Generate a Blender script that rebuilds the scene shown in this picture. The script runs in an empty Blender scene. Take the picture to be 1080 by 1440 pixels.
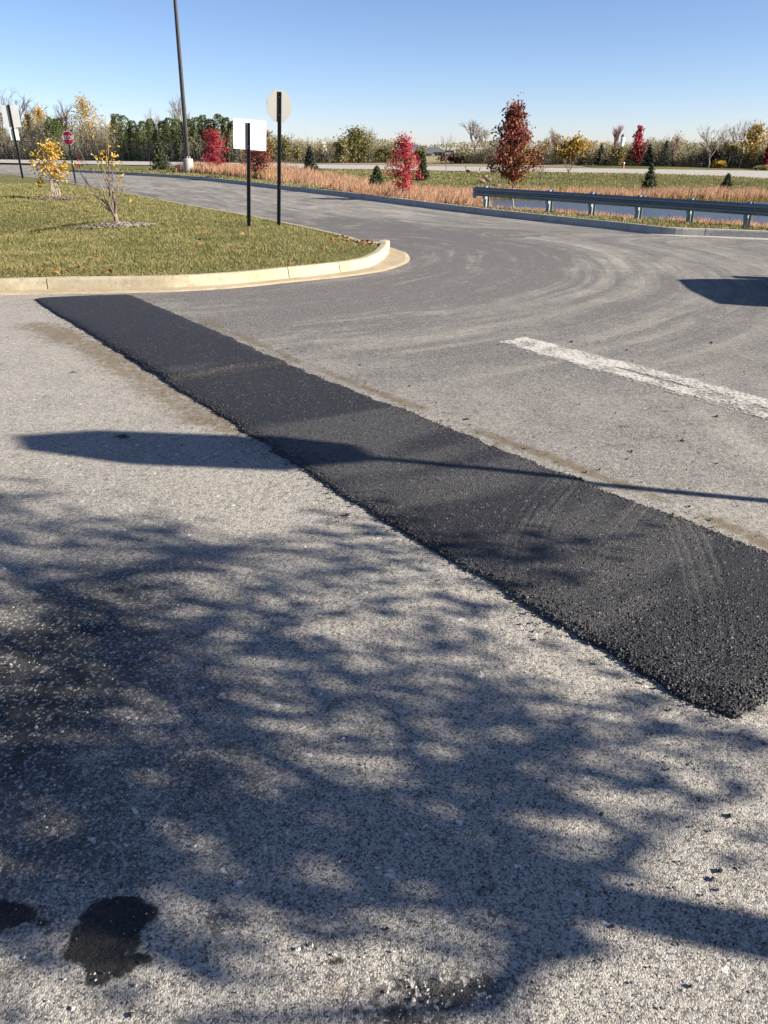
import bpy, math, random
import numpy as np
from mathutils import Vector, Matrix

# ---------------------------------------------------------------- camera, sky, sun, exposure
SC = bpy.context.scene
COL = SC.collection
F_PX, HORIZON, EYE = 1040.0, 208.0, 1.6
PITCH = math.atan((720 - HORIZON) / F_PX)
cam_d = bpy.data.cameras.new('camera')
cam_d.sensor_fit = 'VERTICAL'
cam_d.sensor_height = 36.0
cam_d.lens = F_PX / 1440 * 36.0
cam_d.clip_start = 0.05
cam_d.clip_end = 3000
cam = bpy.data.objects.new('camera', cam_d)
COL.objects.link(cam)
cam.location = (0, 0, EYE)
cam.rotation_euler = (math.pi / 2 - PITCH, 0, 0)
SC.camera = cam

SUN_EL = math.radians(23.0)
SH = np.array([-0.970, 0.243])                      # horizontal direction in which shadows fall
TOSUN = np.array([-SH[0] * math.cos(SUN_EL), -SH[1] * math.cos(SUN_EL), math.sin(SUN_EL)])
W = bpy.data.worlds.new('World')
SC.world = W
W.use_nodes = True
wn = W.node_tree
wn.nodes.clear()
sky = wn.nodes.new('ShaderNodeTexSky')
sky.sky_type = 'NISHITA'
sky.sun_disc = False
sky.sun_elevation = SUN_EL
sky.sun_rotation = math.atan2(TOSUN[0], TOSUN[1])
sky.altitude = 300
sky.air_density = 0.7
sky.dust_density = 0.25
sky.ozone_density = 7.0
bg = wn.nodes.new('ShaderNodeBackground')
bg.inputs['Strength'].default_value = 0.058
wo = wn.nodes.new('ShaderNodeOutputWorld')
wb = wn.nodes.new('ShaderNodeMix')                  # camera white balance of the sky light
wb.data_type = 'RGBA'
wb.blend_type = 'MULTIPLY'
wb.inputs[0].default_value = 1.0
wb.inputs[7].default_value = (1.58, 1.14, 0.95, 1)
wn.links.new(sky.outputs[0], wb.inputs[6])
wn.links.new(wb.outputs[2], bg.inputs[0])
wn.links.new(bg.outputs[0], wo.inputs[0])
sun_d = bpy.data.lights.new('sun', 'SUN')
sun_d.energy = 5.0
sun_d.angle = math.radians(0.53)
sun_d.color = (1.0, 0.90, 0.76)
sun = bpy.data.objects.new('sun', sun_d)
COL.objects.link(sun)
sun.rotation_euler = Vector((-TOSUN[0], -TOSUN[1], -TOSUN[2])).to_track_quat('-Z', 'Y').to_euler()
sun.location = (20, -5, 20)
SC.view_settings.view_transform = 'Standard'
SC.view_settings.look = 'None'
SC.view_settings.gamma = 1.0
SC.view_settings.use_curve_mapping = False
SC.view_settings.exposure = 1.6
SC.cycles.max_bounces = 6
SC.cycles.transparent_max_bounces = 8


# ---------------------------------------------------------------- helpers
def g(x, y, z=0.0):
    """photo pixel -> point of the horizontal plane at height z"""
    a = (x - 540) / F_PX
    b = (720 - y) / F_PX
    dy = math.cos(PITCH) + b * math.sin(PITCH)
    dz = -math.sin(PITCH) + b * math.cos(PITCH)
    t = (z - EYE) / dz
    return np.array([a * t, dy * t])


def at_depth(x, y, Y):
    """photo pixel -> (X, z) on the vertical plane at distance Y"""
    a = (x - 540) / F_PX
    b = (720 - y) / F_PX
    dy = math.cos(PITCH) + b * math.sin(PITCH)
    dz = -math.sin(PITCH) + b * math.cos(PITCH)
    t = Y / dy
    return a * t, EYE + dz * t


def hash2(ix, iy, seed):
    h = (ix.astype(np.int64) * 374761393 + iy.astype(np.int64) * 668265263 + seed * 974711) & 0xffffffff
    h = ((h ^ (h >> 13)) * 1274126177) & 0xffffffff
    h = (h ^ (h >> 16)) & 0xffffffff
    return h / 4294967295.0


def vnoise(x, y, seed=0):
    x = np.asarray(x, float); y = np.asarray(y, float)
    xi = np.floor(x); yi = np.floor(y)
    fx = x - xi; fy = y - yi
    fx = fx * fx * (3 - 2 * fx); fy = fy * fy * (3 - 2 * fy)
    a = hash2(xi, yi, seed); b = hash2(xi + 1, yi, seed)
    c = hash2(xi, yi + 1, seed); d = hash2(xi + 1, yi + 1, seed)
    return (a * (1 - fx) + b * fx) * (1 - fy) + (c * (1 - fx) + d * fx) * fy


def fbm(x, y, seed=0, octs=4):
    r = 0; amp = 0.5; tot = 0
    for o in range(octs):
        r = r + amp * vnoise(np.asarray(x) * 2 ** o + 17.3 * o, np.asarray(y) * 2 ** o - 9.1 * o, seed + o)
        tot += amp; amp *= 0.5
    return r / tot


def grains(x, y, size, seed=0):
    """rounded stones: height 0..1 from a jittered lattice"""
    u = x / size; v = y / size
    ui = np.floor(u); vi = np.floor(v)
    best = np.full(u.shape, 9.0); bid = np.zeros(u.shape)
    for i in (-1, 0, 1):
        for j in (-1, 0, 1):
            cx = ui + i; cy = vi + j
            px = cx + hash2(cx, cy, seed); py = cy + hash2(cx, cy, seed + 7)
            d = (u - px) ** 2 + (v - py) ** 2
            m = d < best
            best = np.where(m, d, best)
            bid = np.where(m, hash2(cx, cy, seed + 13), bid)
    return np.clip(1 - best * 1.3, 0, 1) ** 0.5 * (0.35 + 0.65 * bid)


def sstep(a, b, x):
    t = np.clip((np.asarray(x, float) - a) / (b - a), 0, 1)
    return t * t * (3 - 2 * t)


def catmull(pts, n=12):
    """smooth curve through unevenly spaced points (chord-length Hermite)"""
    p = np.asarray(pts, float)
    h = np.linalg.norm(np.diff(p, axis=0), axis=1) + 1e-9
    d = np.diff(p, axis=0) / h[:, None]
    m = np.vstack([d[:1], (h[1:, None] * d[:-1] + h[:-1, None] * d[1:]) / (h[1:] + h[:-1])[:, None], d[-1:]])
    out = []
    t = np.linspace(0, 1, n, endpoint=False)[:, None]
    for i in range(len(h)):
        out.append((2 * t ** 3 - 3 * t ** 2 + 1) * p[i] + (t ** 3 - 2 * t ** 2 + t) * h[i] * m[i] + (-2 * t ** 3 + 3 * t ** 2) * p[i + 1] + (t ** 3 - t ** 2) * h[i] * m[i + 1])
    out.append(p[-1:])
    return np.vstack(out)


def resample(path, step):
    d = np.r_[0, np.cumsum(np.linalg.norm(np.diff(path, axis=0), axis=1))]
    n = max(2, int(d[-1] / step) + 1)
    s = np.linspace(0, d[-1], n)
    return np.stack([np.interp(s, d, path[:, k]) for k in range(path.shape[1])], 1), s


def normals2(path):
    t = np.gradient(path, axis=0)
    t /= np.linalg.norm(t, axis=1)[:, None] + 1e-9
    return np.stack([t[:, 1], -t[:, 0]], 1)         # to the right of the direction of travel


def path_dist(P, path):
    """distance to a polyline and arc length of the nearest point (coarse, vectorised)"""
    best = np.full(len(P), 1e9); arc = np.zeros(len(P))
    s = np.r_[0, np.cumsum(np.linalg.norm(np.diff(path, axis=0), axis=1))]
    for i in range(len(path) - 1):
        a = path[i]; d = path[i + 1] - a; L2 = d @ d + 1e-12
        t = np.clip(((P - a) @ d) / L2, 0, 1)
        q = (P[:, 0] - a[0] - t * d[0]) ** 2 + (P[:, 1] - a[1] - t * d[1]) ** 2
        m = q < best
        best[m] = q[m]; arc[m] = (s[i] + t * np.sqrt(L2))[m]
    return np.sqrt(best), arc


class MB:
    """collects vertices and faces, builds one mesh object"""
    def __init__(self):
        self.v, self.q, self.t, self.a, self.n = [], [], [], [], 0

    def add(self, v, q=None, t=None, a=0.5):
        v = np.asarray(v, float).reshape(-1, 3)
        self.v.append(v)
        self.a.append(np.broadcast_to(np.asarray(a, float), (len(v),)))
        if q is not None and len(q): self.q.append(np.asarray(q, int).reshape(-1, 4) + self.n)
        if t is not None and len(t): self.t.append(np.asarray(t, int).reshape(-1, 3) + self.n)
        self.n += len(v)
        return self

    def box(self, c, s, a=0.5, R=None):
        x, y, z = np.asarray(s, float) / 2
        v = np.array([[-x, -y, -z], [x, -y, -z], [x, y, -z], [-x, y, -z], [-x, -y, z], [x, -y, z], [x, y, z], [-x, y, z]])
        if R is not None: v = v @ np.asarray(R).T
        return self.add(v + np.asarray(c, float), [[0, 3, 2, 1], [4, 5, 6, 7], [0, 1, 5, 4], [1, 2, 6, 5], [2, 3, 7, 6], [3, 0, 4, 7]], a=a)

    def tube(self, path, rad, sides=6, a=0.5, cap=True):
        p = np.asarray(path, float)
        n = len(p)
        r = np.broadcast_to(np.asarray(rad, float), (n,))
        t = np.gradient(p, axis=0); t /= np.linalg.norm(t, axis=1)[:, None] + 1e-9
        ref = np.array([0.0, 0, 1]) if abs(t[0][2]) < 0.8 else np.array([1.0, 0, 0])
        u = np.cross(t, ref); u /= np.linalg.norm(u, axis=1)[:, None] + 1e-9
        w = np.cross(t, u)
        an = np.arange(sides) / sides * 2 * math.pi
        v = p[:, None] + r[:, None, None] * (u[:, None] * np.cos(an)[None, :, None] + w[:, None] * np.sin(an)[None, :, None])
        i = np.arange(n - 1)[:, None] * sides; j = np.arange(sides)[None]; k = (j + 1) % sides
        q = np.stack([i + j, i + k, i + sides + k, i + sides + j], -1).reshape(-1, 4)
        self.add(v.reshape(-1, 3), q, a=a)
        if cap:
            b = self.n - n * sides
            for off in (0, (n - 1) * sides):
                self.v.append(p[[0 if off == 0 else -1]]); self.a.append(np.array([float(np.ravel(a)[0])]))
                jj = np.arange(sides)
                self.t.append(np.stack([np.full(sides, self.n), b + off + jj, b + off + (jj + 1) % sides], 1))
                self.n += 1
        return self

    def prism(self, poly, z0, z1, M=None):
        """poly (n,2) in a local plane, extruded along local z; M places it"""
        n = len(poly)
        p = np.asarray(poly, float)
        c = p.mean(0)
        v = np.vstack([np.c_[p, np.full(n, z0)], np.c_[p, np.full(n, z1)], [[c[0], c[1], z0], [c[0], c[1], z1]]])
        i = np.arange(n); k = (i + 1) % n
        if M is not None:
            M = np.asarray(M); v = v @ M[:3, :3].T + M[:3, 3]
        return self.add(v, np.stack([i, k, n + k, n + i], 1), np.vstack([np.stack([np.full(n, 2 * n), k, i], 1), np.stack([np.full(n, 2 * n + 1), n + i, n + k], 1)]))

    def leaves(self, c, size, rng, a=None, up=0.0, aspect=0.7):
        c = np.asarray(c, float); n = len(c)
        if n == 0: return self
        d = rng.normal(size=(n, 3)); d[:, 2] *= (1 - up)
        d /= np.linalg.norm(d, axis=1)[:, None]
        e = rng.normal(size=(n, 3)); e -= (e * d).sum(1)[:, None] * d
        e /= np.linalg.norm(e, axis=1)[:, None]
        s = np.broadcast_to(np.asarray(size, float), (n,)) * rng.uniform(0.7, 1.3, n)
        nrm = np.cross(d, e)
        d = d * s[:, None]; e = e * (s * aspect)[:, None]
        v = np.stack([c - d, c - 0.1 * d + 0.8 * e + 0.12 * nrm * s[:, None], c + d, c - 0.1 * d - 0.8 * e + 0.12 * nrm * s[:, None]], 1)
        av = rng.uniform(0, 1, n) if a is None else np.asarray(a)
        return self.add(v.reshape(-1, 3), np.arange(4 * n).reshape(n, 4), a=np.repeat(av, 4))

    def blades(self, p, h, w, rng, lean=0.35, wind=(0, 0), a=None):
        p = np.asarray(p, float); n = len(p)
        an = rng.uniform(0, 2 * math.pi, n)
        h = np.broadcast_to(np.asarray(h, float), (n,)) * rng.uniform(0.55, 1.25, n)
        w = np.broadcast_to(np.asarray(w, float), (n,))
        side = np.stack([np.cos(an), np.sin(an), np.zeros(n)], 1) * w[:, None] / 2
        ln = rng.normal(size=(n, 2)) * lean * h[:, None] + np.asarray(wind) * h[:, None]
        mid = p + np.c_[ln * 0.35, h * 0.6]
        tip = p + np.c_[ln, h]
        v = np.stack([p - side, p + side, mid + side * 0.7, mid - side * 0.7, tip], 1)
        b = np.arange(n)[:, None] * 5
        av = rng.uniform(0, 1, n) if a is None else np.asarray(a)
        return self.add(v.reshape(-1, 3), b + np.array([[0, 1, 2, 3]]), b + np.array([[3, 2, 4]]), a=np.repeat(av, 5))

    def build(self, name, mat, parent=None, smooth=False, attrs=None):
        v = np.vstack(self.v).astype(np.float32)
        q = np.vstack(self.q) if self.q else np.zeros((0, 4), int)
        t = np.vstack(self.t) if self.t else np.zeros((0, 3), int)
        me = bpy.data.meshes.new(name)
        me.vertices.add(len(v)); me.vertices.foreach_set('co', v.ravel())
        me.loops.add(q.size + t.size)
        me.loops.foreach_set('vertex_index', np.r_[q.ravel(), t.ravel()].astype(np.int32))
        me.polygons.add(len(q) + len(t))
        me.polygons.foreach_set('loop_start', np.r_[np.arange(len(q)) * 4, q.size + np.arange(len(t)) * 3].astype(np.int32))
        me.polygons.foreach_set('use_smooth', np.full(len(q) + len(t), bool(smooth)))
        me.update(calc_edges=True)
        at = me.attributes.new('v', 'FLOAT', 'POINT')
        at.data.foreach_set('value', np.concatenate(self.a).astype(np.float32))
        for k, arr in (attrs or {}).items():
            arr = np.asarray(arr, np.float32)
            if arr.ndim == 2:
                b = me.attributes.new(k, 'FLOAT_VECTOR', 'POINT'); b.data.foreach_set('vector', arr.ravel())
            else:
                b = me.attributes.new(k, 'FLOAT', 'POINT'); b.data.foreach_set('value', arr)
        if mat is not None: me.materials.append(mat)
        o = bpy.data.objects.new(name, me)
        COL.objects.link(o)
        if parent is not None: o.parent = parent
        return o


def grid_faces(nr, nc):
    i = np.arange(nr - 1)[:, None] * nc; j = np.arange(nc - 1)[None]
    return np.stack([i + j, i + j + 1, i + nc + j + 1, i + nc + j], -1).reshape(-1, 4)


def tag(o, label=None, cat=None, group=None, kind=None):
    if label: o['label'] = label
    if cat: o['category'] = cat
    if group: o['group'] = group
    if kind: o['kind'] = kind
    return o


def thing(name, label, cat, loc=(0, 0, 0), rz=0.0, group=None, rot=None):
    o = bpy.data.objects.new(name, None)
    o.empty_display_size = 0.2
    COL.objects.link(o)
    o.location = loc
    o.rotation_euler = rot if rot is not None else (0, 0, rz)
    return tag(o, label, cat, group)


# ---------------------------------------------------------------- materials
class NT:
    def __init__(self, name):
        self.m = bpy.data.materials.new(name)
        self.m.use_nodes = True
        self.t = self.m.node_tree
        self.t.nodes.clear()
        self.out = self.t.nodes.new('ShaderNodeOutputMaterial')
        self._pos = None

    def n(self, typ, ins=None, **props):
        nd = self.t.nodes.new('ShaderNode' + typ)
        for k, v in props.items(): setattr(nd, k, v)
        for k, v in (ins or {}).items(): self.set(nd.inputs[k], v)
        return nd

    def set(self, sock, v):
        if hasattr(v, 'is_output') or isinstance(v, bpy.types.NodeSocket):
            self.t.links.new(v, sock)
        elif isinstance(v, bpy.types.Node):
            self.t.links.new(v.outputs[0], sock)
        else:
            if sock.type == 'RGBA' and len(v) == 3: v = (*v, 1)
            sock.default_value = v

    @property
    def pos(self):
        if self._pos is None: self._pos = self.n('NewGeometry').outputs['Position']
        return self._pos

    def attr(self, name, out='Fac'):
        return self.n('Attribute', attribute_name=name).outputs[out]

    def noise(self, scale, detail=4, rough=0.55, vec=None, dist=0.0):
        return self.n('TexNoise', {'Vector': vec or self.pos, 'Scale': scale, 'Detail': detail, 'Roughness': rough, 'Distortion': dist}).outputs['Fac']

    def voro(self, scale, vec=None, out='Color', feature='F1', rnd=1.0):
        return self.n('TexVoronoi', {'Vector': vec or self.pos, 'Scale': scale, 'Randomness': rnd}, feature=feature).outputs[out]

    def sep(self, v):
        return self.n('SeparateXYZ', {0: v}).outputs[0]

    def math(self, op, a, b=0.0, clamp=False):
        nd = self.n('Math', {0: a, 1: b}, operation=op); nd.use_clamp = clamp
        return nd.outputs[0]

    def ss(self, a, b, x):
        nd = self.n('MapRange', {'Value': x, 'From Min': a, 'From Max': b}, interpolation_type='SMOOTHSTEP')
        return nd.outputs[0]

    def lin(self, x, a, b, c, d):
        return self.n('MapRange', {'Value': x, 'From Min': a, 'From Max': b, 'To Min': c, 'To Max': d}).outputs[0]

    def mix(self, f, a, b, blend='MIX'):
        nd = self.n('Mix', data_type='RGBA', blend_type=blend)
        self.set(nd.inputs[0], f); self.set(nd.inputs[6], a); self.set(nd.inputs[7], b)
        return nd.outputs[2]

    def bump(self, h, strength=1.0, dist=0.01, nrm=None):
        ins = {'Height': h, 'Strength': strength, 'Distance': dist}
        if nrm is not None: ins['Normal'] = nrm
        return self.n('Bump', ins).outputs[0]

    def mapping(self, scale, vec=None):
        return self.n('Mapping', {'Vector': vec or self.pos, 'Scale': scale}).outputs[0]

    def pbr(self, col, rough=0.8, metal=0.0, spec=0.3, nrm=None, **kw):
        ins = {'Base Color': col, 'Roughness': rough, 'Metallic': metal, 'Specular IOR Level': spec}
        if nrm is not None: ins['Normal'] = nrm
        ins.update(kw)
        nd = self.n('BsdfPrincipled', ins)
        return nd.outputs[0]

    def done(self, sh):
        self.t.links.new(sh, self.out.inputs['Surface'])
        return self.m


def scale3(c, k): return tuple(min(1, x * k) for x in c)


def m_plain(name, col, rough=0.6, metal=0.0, spec=0.4, var=0.15, sc=8.0, bump=0.0):
    m = NT(name)
    n = m.noise(sc, 5)
    c = m.mix(m.ss(0.25, 0.75, n), scale3(col, 1 - var), scale3(col, 1 + var))
    nr = m.bump(m.noise(sc * 6, 4), 1.0, bump) if bump else None
    return m.done(m.pbr(c, m.lin(n, 0, 1, max(0.05, rough - 0.1), min(1, rough + 0.1)), metal, spec, nr))


def m_leaf(name, c1, c2, c3, trans=0.35):
    m = NT(name)
    v = m.attr('v')
    r = m.n('ValToRGB', {'Fac': v})
    e = r.color_ramp.elements
    e[0].color = (*c1, 1); e[1].color = (*c3, 1); e[0].position = 0.1; e[1].position = 0.95
    k = r.color_ramp.elements.new(0.5); k.color = (*c2, 1)
    col = r.outputs[0]
    d = m.pbr(col, 0.6, 0, 0.25)
    tr = m.n('BsdfTranslucent', {'Color': col}).outputs[0]
    return m.done(m.n('MixShader', {0: trans, 1: d, 2: tr}).outputs[0])


def m_bark(name, col):
    m = NT(name)
    n = m.noise(1.0, 5, vec=m.mapping((18, 18, 3)))
    c = m.mix(m.ss(0.3, 0.7, n), scale3(col, 0.6), scale3(col, 1.3))
    return m.done(m.pbr(c, 0.9, 0, 0.2, m.bump(n, 1, 0.01)))


def m_asphalt():
    m = NT('weathered_asphalt')
    big = m.noise(0.45, 5)
    mid = m.noise(3.1, 6, 0.6)
    fine = m.noise(22.0, 5, 0.65)
    micro = m.noise(160.0, 3, 0.6)
    dust = m.attr('dust')
    flow = m.attr('flow', 'Vector')
    st1 = m.noise(1.0, 5, 0.62, vec=m.mapping((1.5, 0.30, 1), flow), dist=1.3)
    st2 = m.noise(1.0, 4, 0.6, vec=m.mapping((8.0, 0.35, 1), flow), dist=0.4)
    stm = m.attr('streak')
    d = m.math('ADD', dust, m.math('MULTIPLY', m.math('SUBTRACT', mid, 0.5), 0.8))
    d = m.math('ADD', d, m.math('MULTIPLY', m.math('SUBTRACT', big, 0.5), 0.35))
    d = m.math('ADD', d, m.math('MULTIPLY', m.math('SUBTRACT', fine, 0.5), 1.0))
    sk = m.math('ADD', m.math('MULTIPLY', m.math('SUBTRACT', st1, 0.5), 3.0), m.math('MULTIPLY', m.math('SUBTRACT', st2, 0.5), 1.3))
    sk = m.math('MULTIPLY', sk, m.lin(m.noise(0.9, 4, 0.7), 0.35, 0.62, 0.25, 1.25))
    d = m.math('ADD', d, m.math('MULTIPLY', sk, stm), True)
    base = m.mix(d, (0.085, 0.085, 0.088), (0.335, 0.318, 0.28))
    blot = m.noise(48.0, 7, 0.78)
    blo2 = m.noise(11.0, 7, 0.74)
    ba = m.attr('agg')
    base = m.mix(m.math('MULTIPLY', m.ss(0.50, 0.36, blot), m.math('MULTIPLY', ba, 0.7)), base, (0.06, 0.06, 0.062))
    base = m.mix(m.math('MULTIPLY', m.ss(0.55, 0.70, blot), m.math('MULTIPLY', ba, 0.6)), base, (0.46, 0.44, 0.40))
    base = m.mix(m.math('MULTIPLY', m.ss(0.47, 0.34, blo2), 0.55), base, (0.075, 0.073, 0.07))
    base = m.mix(m.math('MULTIPLY', m.ss(0.56, 0.70, blo2), 0.4), base, (0.40, 0.375, 0.33))
    # coloured stones of the aggregate, two sizes
    agg = m.attr('agg')
    wv = m.n('VectorMath', {0: m.pos, 1: m.n('VectorMath', {0: m.n('TexNoise', {'Vector': m.pos, 'Scale': 210.0, 'Detail': 2.0}).outputs['Color'], 'Scale': 0.006}, operation='SCALE').outputs[0]}, operation='ADD').outputs[0]
    v1 = m.sep(m.voro(235.0, wv)); v2 = m.sep(m.voro(120.0, wv))
    base = m.mix(m.math('MULTIPLY', m.ss(0.62, 0.95, v1), m.math('MULTIPLY', agg, 0.75)), base, (0.50, 0.47, 0.42))
    base = m.mix(m.math('MULTIPLY', m.ss(0.36, 0.08, v1), m.math('MULTIPLY', agg, 0.85)), base, (0.055, 0.054, 0.055))
    base = m.mix(m.math('MULTIPLY', m.ss(0.80, 0.97, v2), m.math('MULTIPLY', agg, 0.7)), base, (0.42, 0.40, 0.37))
    # scattered pale chips
    wc = m.n('VectorMath', {0: m.pos, 1: m.n('VectorMath', {0: m.n('TexNoise', {'Vector': m.pos, 'Scale': 45.0, 'Detail': 4.0}).outputs['Color'], 'Scale': 0.055}, operation='SCALE').outputs[0]}, operation='ADD').outputs[0]
    chip = m.n('TexVoronoi', {'Vector': wc, 'Scale': 22.0})
    ch = m.math('MULTIPLY', m.ss(0.86, 0.90, m.sep(chip.outputs['Color'])), m.ss(0.23, 0.13, chip.outputs['Distance']))
    base = m.mix(m.math('MULTIPLY', ch, m.attr('chips')), base, (0.60, 0.58, 0.54))
    gr_ = m.math('ADD', m.attr('grime'), m.math('MULTIPLY', m.math('SUBTRACT', m.noise(7.0, 8, 0.75), 0.5), 1.1))
    base = m.mix(m.math('MULTIPLY', m.ss(0.20, 0.80, gr_), m.lin(v2, 0.55, 0.95, 0.80, 0.15)), base, (0.042, 0.043, 0.046))
    # bare binder where the surface has ravelled
    rv = m.math('ADD', m.attr('ravel'), m.math('MULTIPLY', m.math('SUBTRACT', fine, 0.5), 1.3))
    rvm = m.math('MULTIPLY', m.ss(0.42, 0.75, rv), 0.85)
    base = m.mix(rvm, base, m.mix(m.ss(0.80, 0.97, v2), (0.040, 0.039, 0.040), (0.34, 0.33, 0.315)))
    # brown silt
    sl = m.math('ADD', m.attr('silt'), m.math('MULTIPLY', m.math('SUBTRACT', m.noise(13.0, 8, 0.75), 0.5), 1.9))
    base = m.mix(m.math('MULTIPLY', m.ss(0.35, 0.95, sl), 0.8), base, m.mix(fine, (0.085, 0.066, 0.042), (0.17, 0.135, 0.085)))
    # black bitumen / oil spots
    ol = m.math('ADD', m.attr('oil'), m.math('MULTIPLY', m.math('SUBTRACT', m.noise(22.0, 9, 0.78), 0.5), 2.0))
    olm = m.ss(0.32, 0.72, ol)
    base = m.mix(m.math('MULTIPLY', olm, 0.93), base, (0.012, 0.012, 0.013))
    h = m.math('ADD', m.math('MULTIPLY', m.voro(235.0, wv, out='Distance'), -0.6), m.math('MULTIPLY', micro, 0.5))
    h = m.math('ADD', h, m.math('MULTIPLY', m.voro(120.0, out='Distance'), m.math('MULTIPLY', rvm, -0.8)))
    nr = m.bump(h, 0.55, 0.0055)
    nr = m.bump(fine, 0.35, 0.008, nr)
    rough = m.math('SUBTRACT', 0.92, m.math('MULTIPLY', olm, 0.1))
    return m.done(m.pbr(base, rough, 0, 0.22, nr))


def m_patch():
    m = NT('fresh_asphalt')
    v1 = m.voro(150.0); r1 = m.sep(v1)
    n = m.noise(1.7, 5); tr = m.attr('dusty')
    c = m.mix(m.ss(0.3, 0.95, r1), (0.010, 0.010, 0.012), (0.028, 0.028, 0.032))
    c = m.mix(m.math('MULTIPLY', m.ss(0.3, 0.8, m.math('ADD', tr, m.math('MULTIPLY', m.math('SUBTRACT', n, 0.5), 0.6))), 0.75), c, m.mix(r1, (0.026, 0.026, 0.027), (0.095, 0.091, 0.085)))
    c = m.mix(m.math('MULTIPLY', m.ss(0.975, 0.99, m.sep(m.voro(110.0))), 0.8), c, (0.16, 0.155, 0.15))
    h = m.math('ADD', m.math('MULTIPLY', m.voro(150.0, out='Distance'), -1.0), m.math('MULTIPLY', m.noise(300, 3), 0.5))
    return m.done(m.pbr(c, m.lin(r1, 0, 1, 0.5, 0.8), 0, 0.42, m.bump(h, 0.7, 0.005)))


def m_paint():
    m = NT('worn_white_paint')
    n1 = m.noise(34.0, 7, 0.75); n2 = m.noise(4.0, 5, 0.6); n3 = m.noise(190.0, 3, 0.6)
    # wear in long scratches across the bar's length plus crumbled spots
    w = m.math('ADD', m.math('MULTIPLY', n1, 1.0), m.math('ADD', m.math('MULTIPLY', n2, 0.6), m.math('MULTIPLY', n3, 0.7)))
    w = m.math('ADD', w, m.math('MULTIPLY', m.attr('wear'), 0.55))
    keep = m.ss(1.30, 1.08, w)
    c = m.mix(n2, (0.50, 0.485, 0.45), (0.62, 0.605, 0.56))
    c = m.mix(m.ss(0.35, 0.7, n3), c, (0.36, 0.345, 0.32))
    p = m.pbr(c, 0.8, 0, 0.3, m.bump(n3, 0.4, 0.003))
    return m.done(m.n('MixShader', {0: keep, 1: m.n('BsdfTransparent').outputs[0], 2: p}).outputs[0])


def m_concrete(name, c1, c2):
    m = NT(name)
    a = m.noise(2.3, 6, 0.6); b = m.noise(17.0, 6, 0.7); c_ = m.noise(120.0, 3)
    c = m.mix(m.ss(0.3, 0.7, a), c1, c2)
    c = m.mix(m.math('MULTIPLY', m.ss(0.55, 0.72, b), 0.55), c, scale3(c2, 1.45))
    c = m.mix(m.math('MULTIPLY', m.ss(0.45, 0.30, b), 0.7), c, scale3(c1, 0.5))
    c = m.mix(m.math('MULTIPLY', m.ss(0.54, 0.72, m.noise(5.0, 7, 0.7)), 0.55), c, (0.20, 0.15, 0.09))
    return m.done(m.pbr(c, 0.88, 0, 0.25, m.bump(m.math('ADD', b, m.math('MULTIPLY', c_, 0.5)), 0.5, 0.008)))


def m_turf(name, c1, c2, c3):
    m = NT(name)
    a = m.noise(0.35, 6, 0.6); b = m.noise(2.6, 6, 0.65); c_ = m.noise(30.0, 4, 0.7)
    c = m.mix(m.ss(0.3, 0.7, a), c1, c2)
    c = m.mix(m.math('MULTIPLY', m.ss(0.45, 0.75, b), 0.8), c, c3)
    c = m.mix(m.math('MULTIPLY', m.ss(0.55, 0.3, c_), 0.6), c, scale3(c1, 0.5))
    return m.done(m.pbr(c, 0.95, 0, 0.15, m.bump(c_, 1.0, 0.03)))


def m_blade(name, c1, c2, c3, trans=0.3):
    """grass blades: patchy over the ground, varied from blade to blade"""
    m = NT(name)
    a = m.noise(0.35, 6, 0.7); b = m.noise(1.6, 6, 0.7)
    v = m.attr('v')
    f = m.math('ADD', m.math('MULTIPLY', v, 0.45), m.math('MULTIPLY', m.ss(0.38, 0.68, b), 0.75), True)
    c = m.mix(f, m.mix(m.ss(0.3, 0.7, a), c1, c2), c3)
    d = m.pbr(c, 0.75, 0, 0.2)
    tr = m.n('BsdfTranslucent', {'Color': c}).outputs[0]
    return m.done(m.n('MixShader', {0: trans, 1: d, 2: tr}).outputs[0])


M = {}
M['asphalt'] = m_asphalt()
M['patch'] = m_patch()
M['paint'] = m_paint()
M['kerb'] = m_concrete('cream_kerb_concrete', (0.30, 0.26, 0.18), (0.385, 0.34, 0.25))
M['kerb_grey'] = m_concrete('grey_kerb_concrete', (0.30, 0.29, 0.27), (0.38, 0.365, 0.33))
M['gutter'] = m_concrete('sandy_gutter_concrete', (0.30, 0.245, 0.165), (0.38, 0.32, 0.225))
M['street'] = m_concrete('pale_street_concrete', (0.30, 0.29, 0.27), (0.37, 0.355, 0.33))
M['turf'] = m_turf('turf_soil', (0.095, 0.105, 0.034), (0.14, 0.135, 0.05), (0.17, 0.14, 0.07))
M['field'] = m_turf('field_turf', (0.095, 0.105, 0.034), (0.135, 0.13, 0.048), (0.17, 0.15, 0.07))
M['straw'] = m_turf('straw_field', (0.25, 0.20, 0.11), (0.30, 0.25, 0.15), (0.22, 0.17, 0.09))
M['grass'] = m_blade('lawn_blades', (0.10, 0.12, 0.032), (0.165, 0.165, 0.055), (0.29, 0.245, 0.115))
M['pink'] = m_blade('bluestem_blades', (0.36, 0.19, 0.115), (0.45, 0.26, 0.165), (0.50, 0.34, 0.22), 0.4)
M['sedge'] = m_blade('sedge_blades', (0.12, 0.13, 0.03), (0.20, 0.17, 0.03), (0.30, 0.22, 0.05))
M['bark'] = m_bark('grey_bark', (0.16, 0.125, 0.105))
M['bark_pale'] = m_bark('pale_bark', (0.27, 0.235, 0.20))
M['bark_red'] = m_bark('reddish_twigs', (0.23, 0.125, 0.11))
m = NT('black_painted_post')
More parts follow.
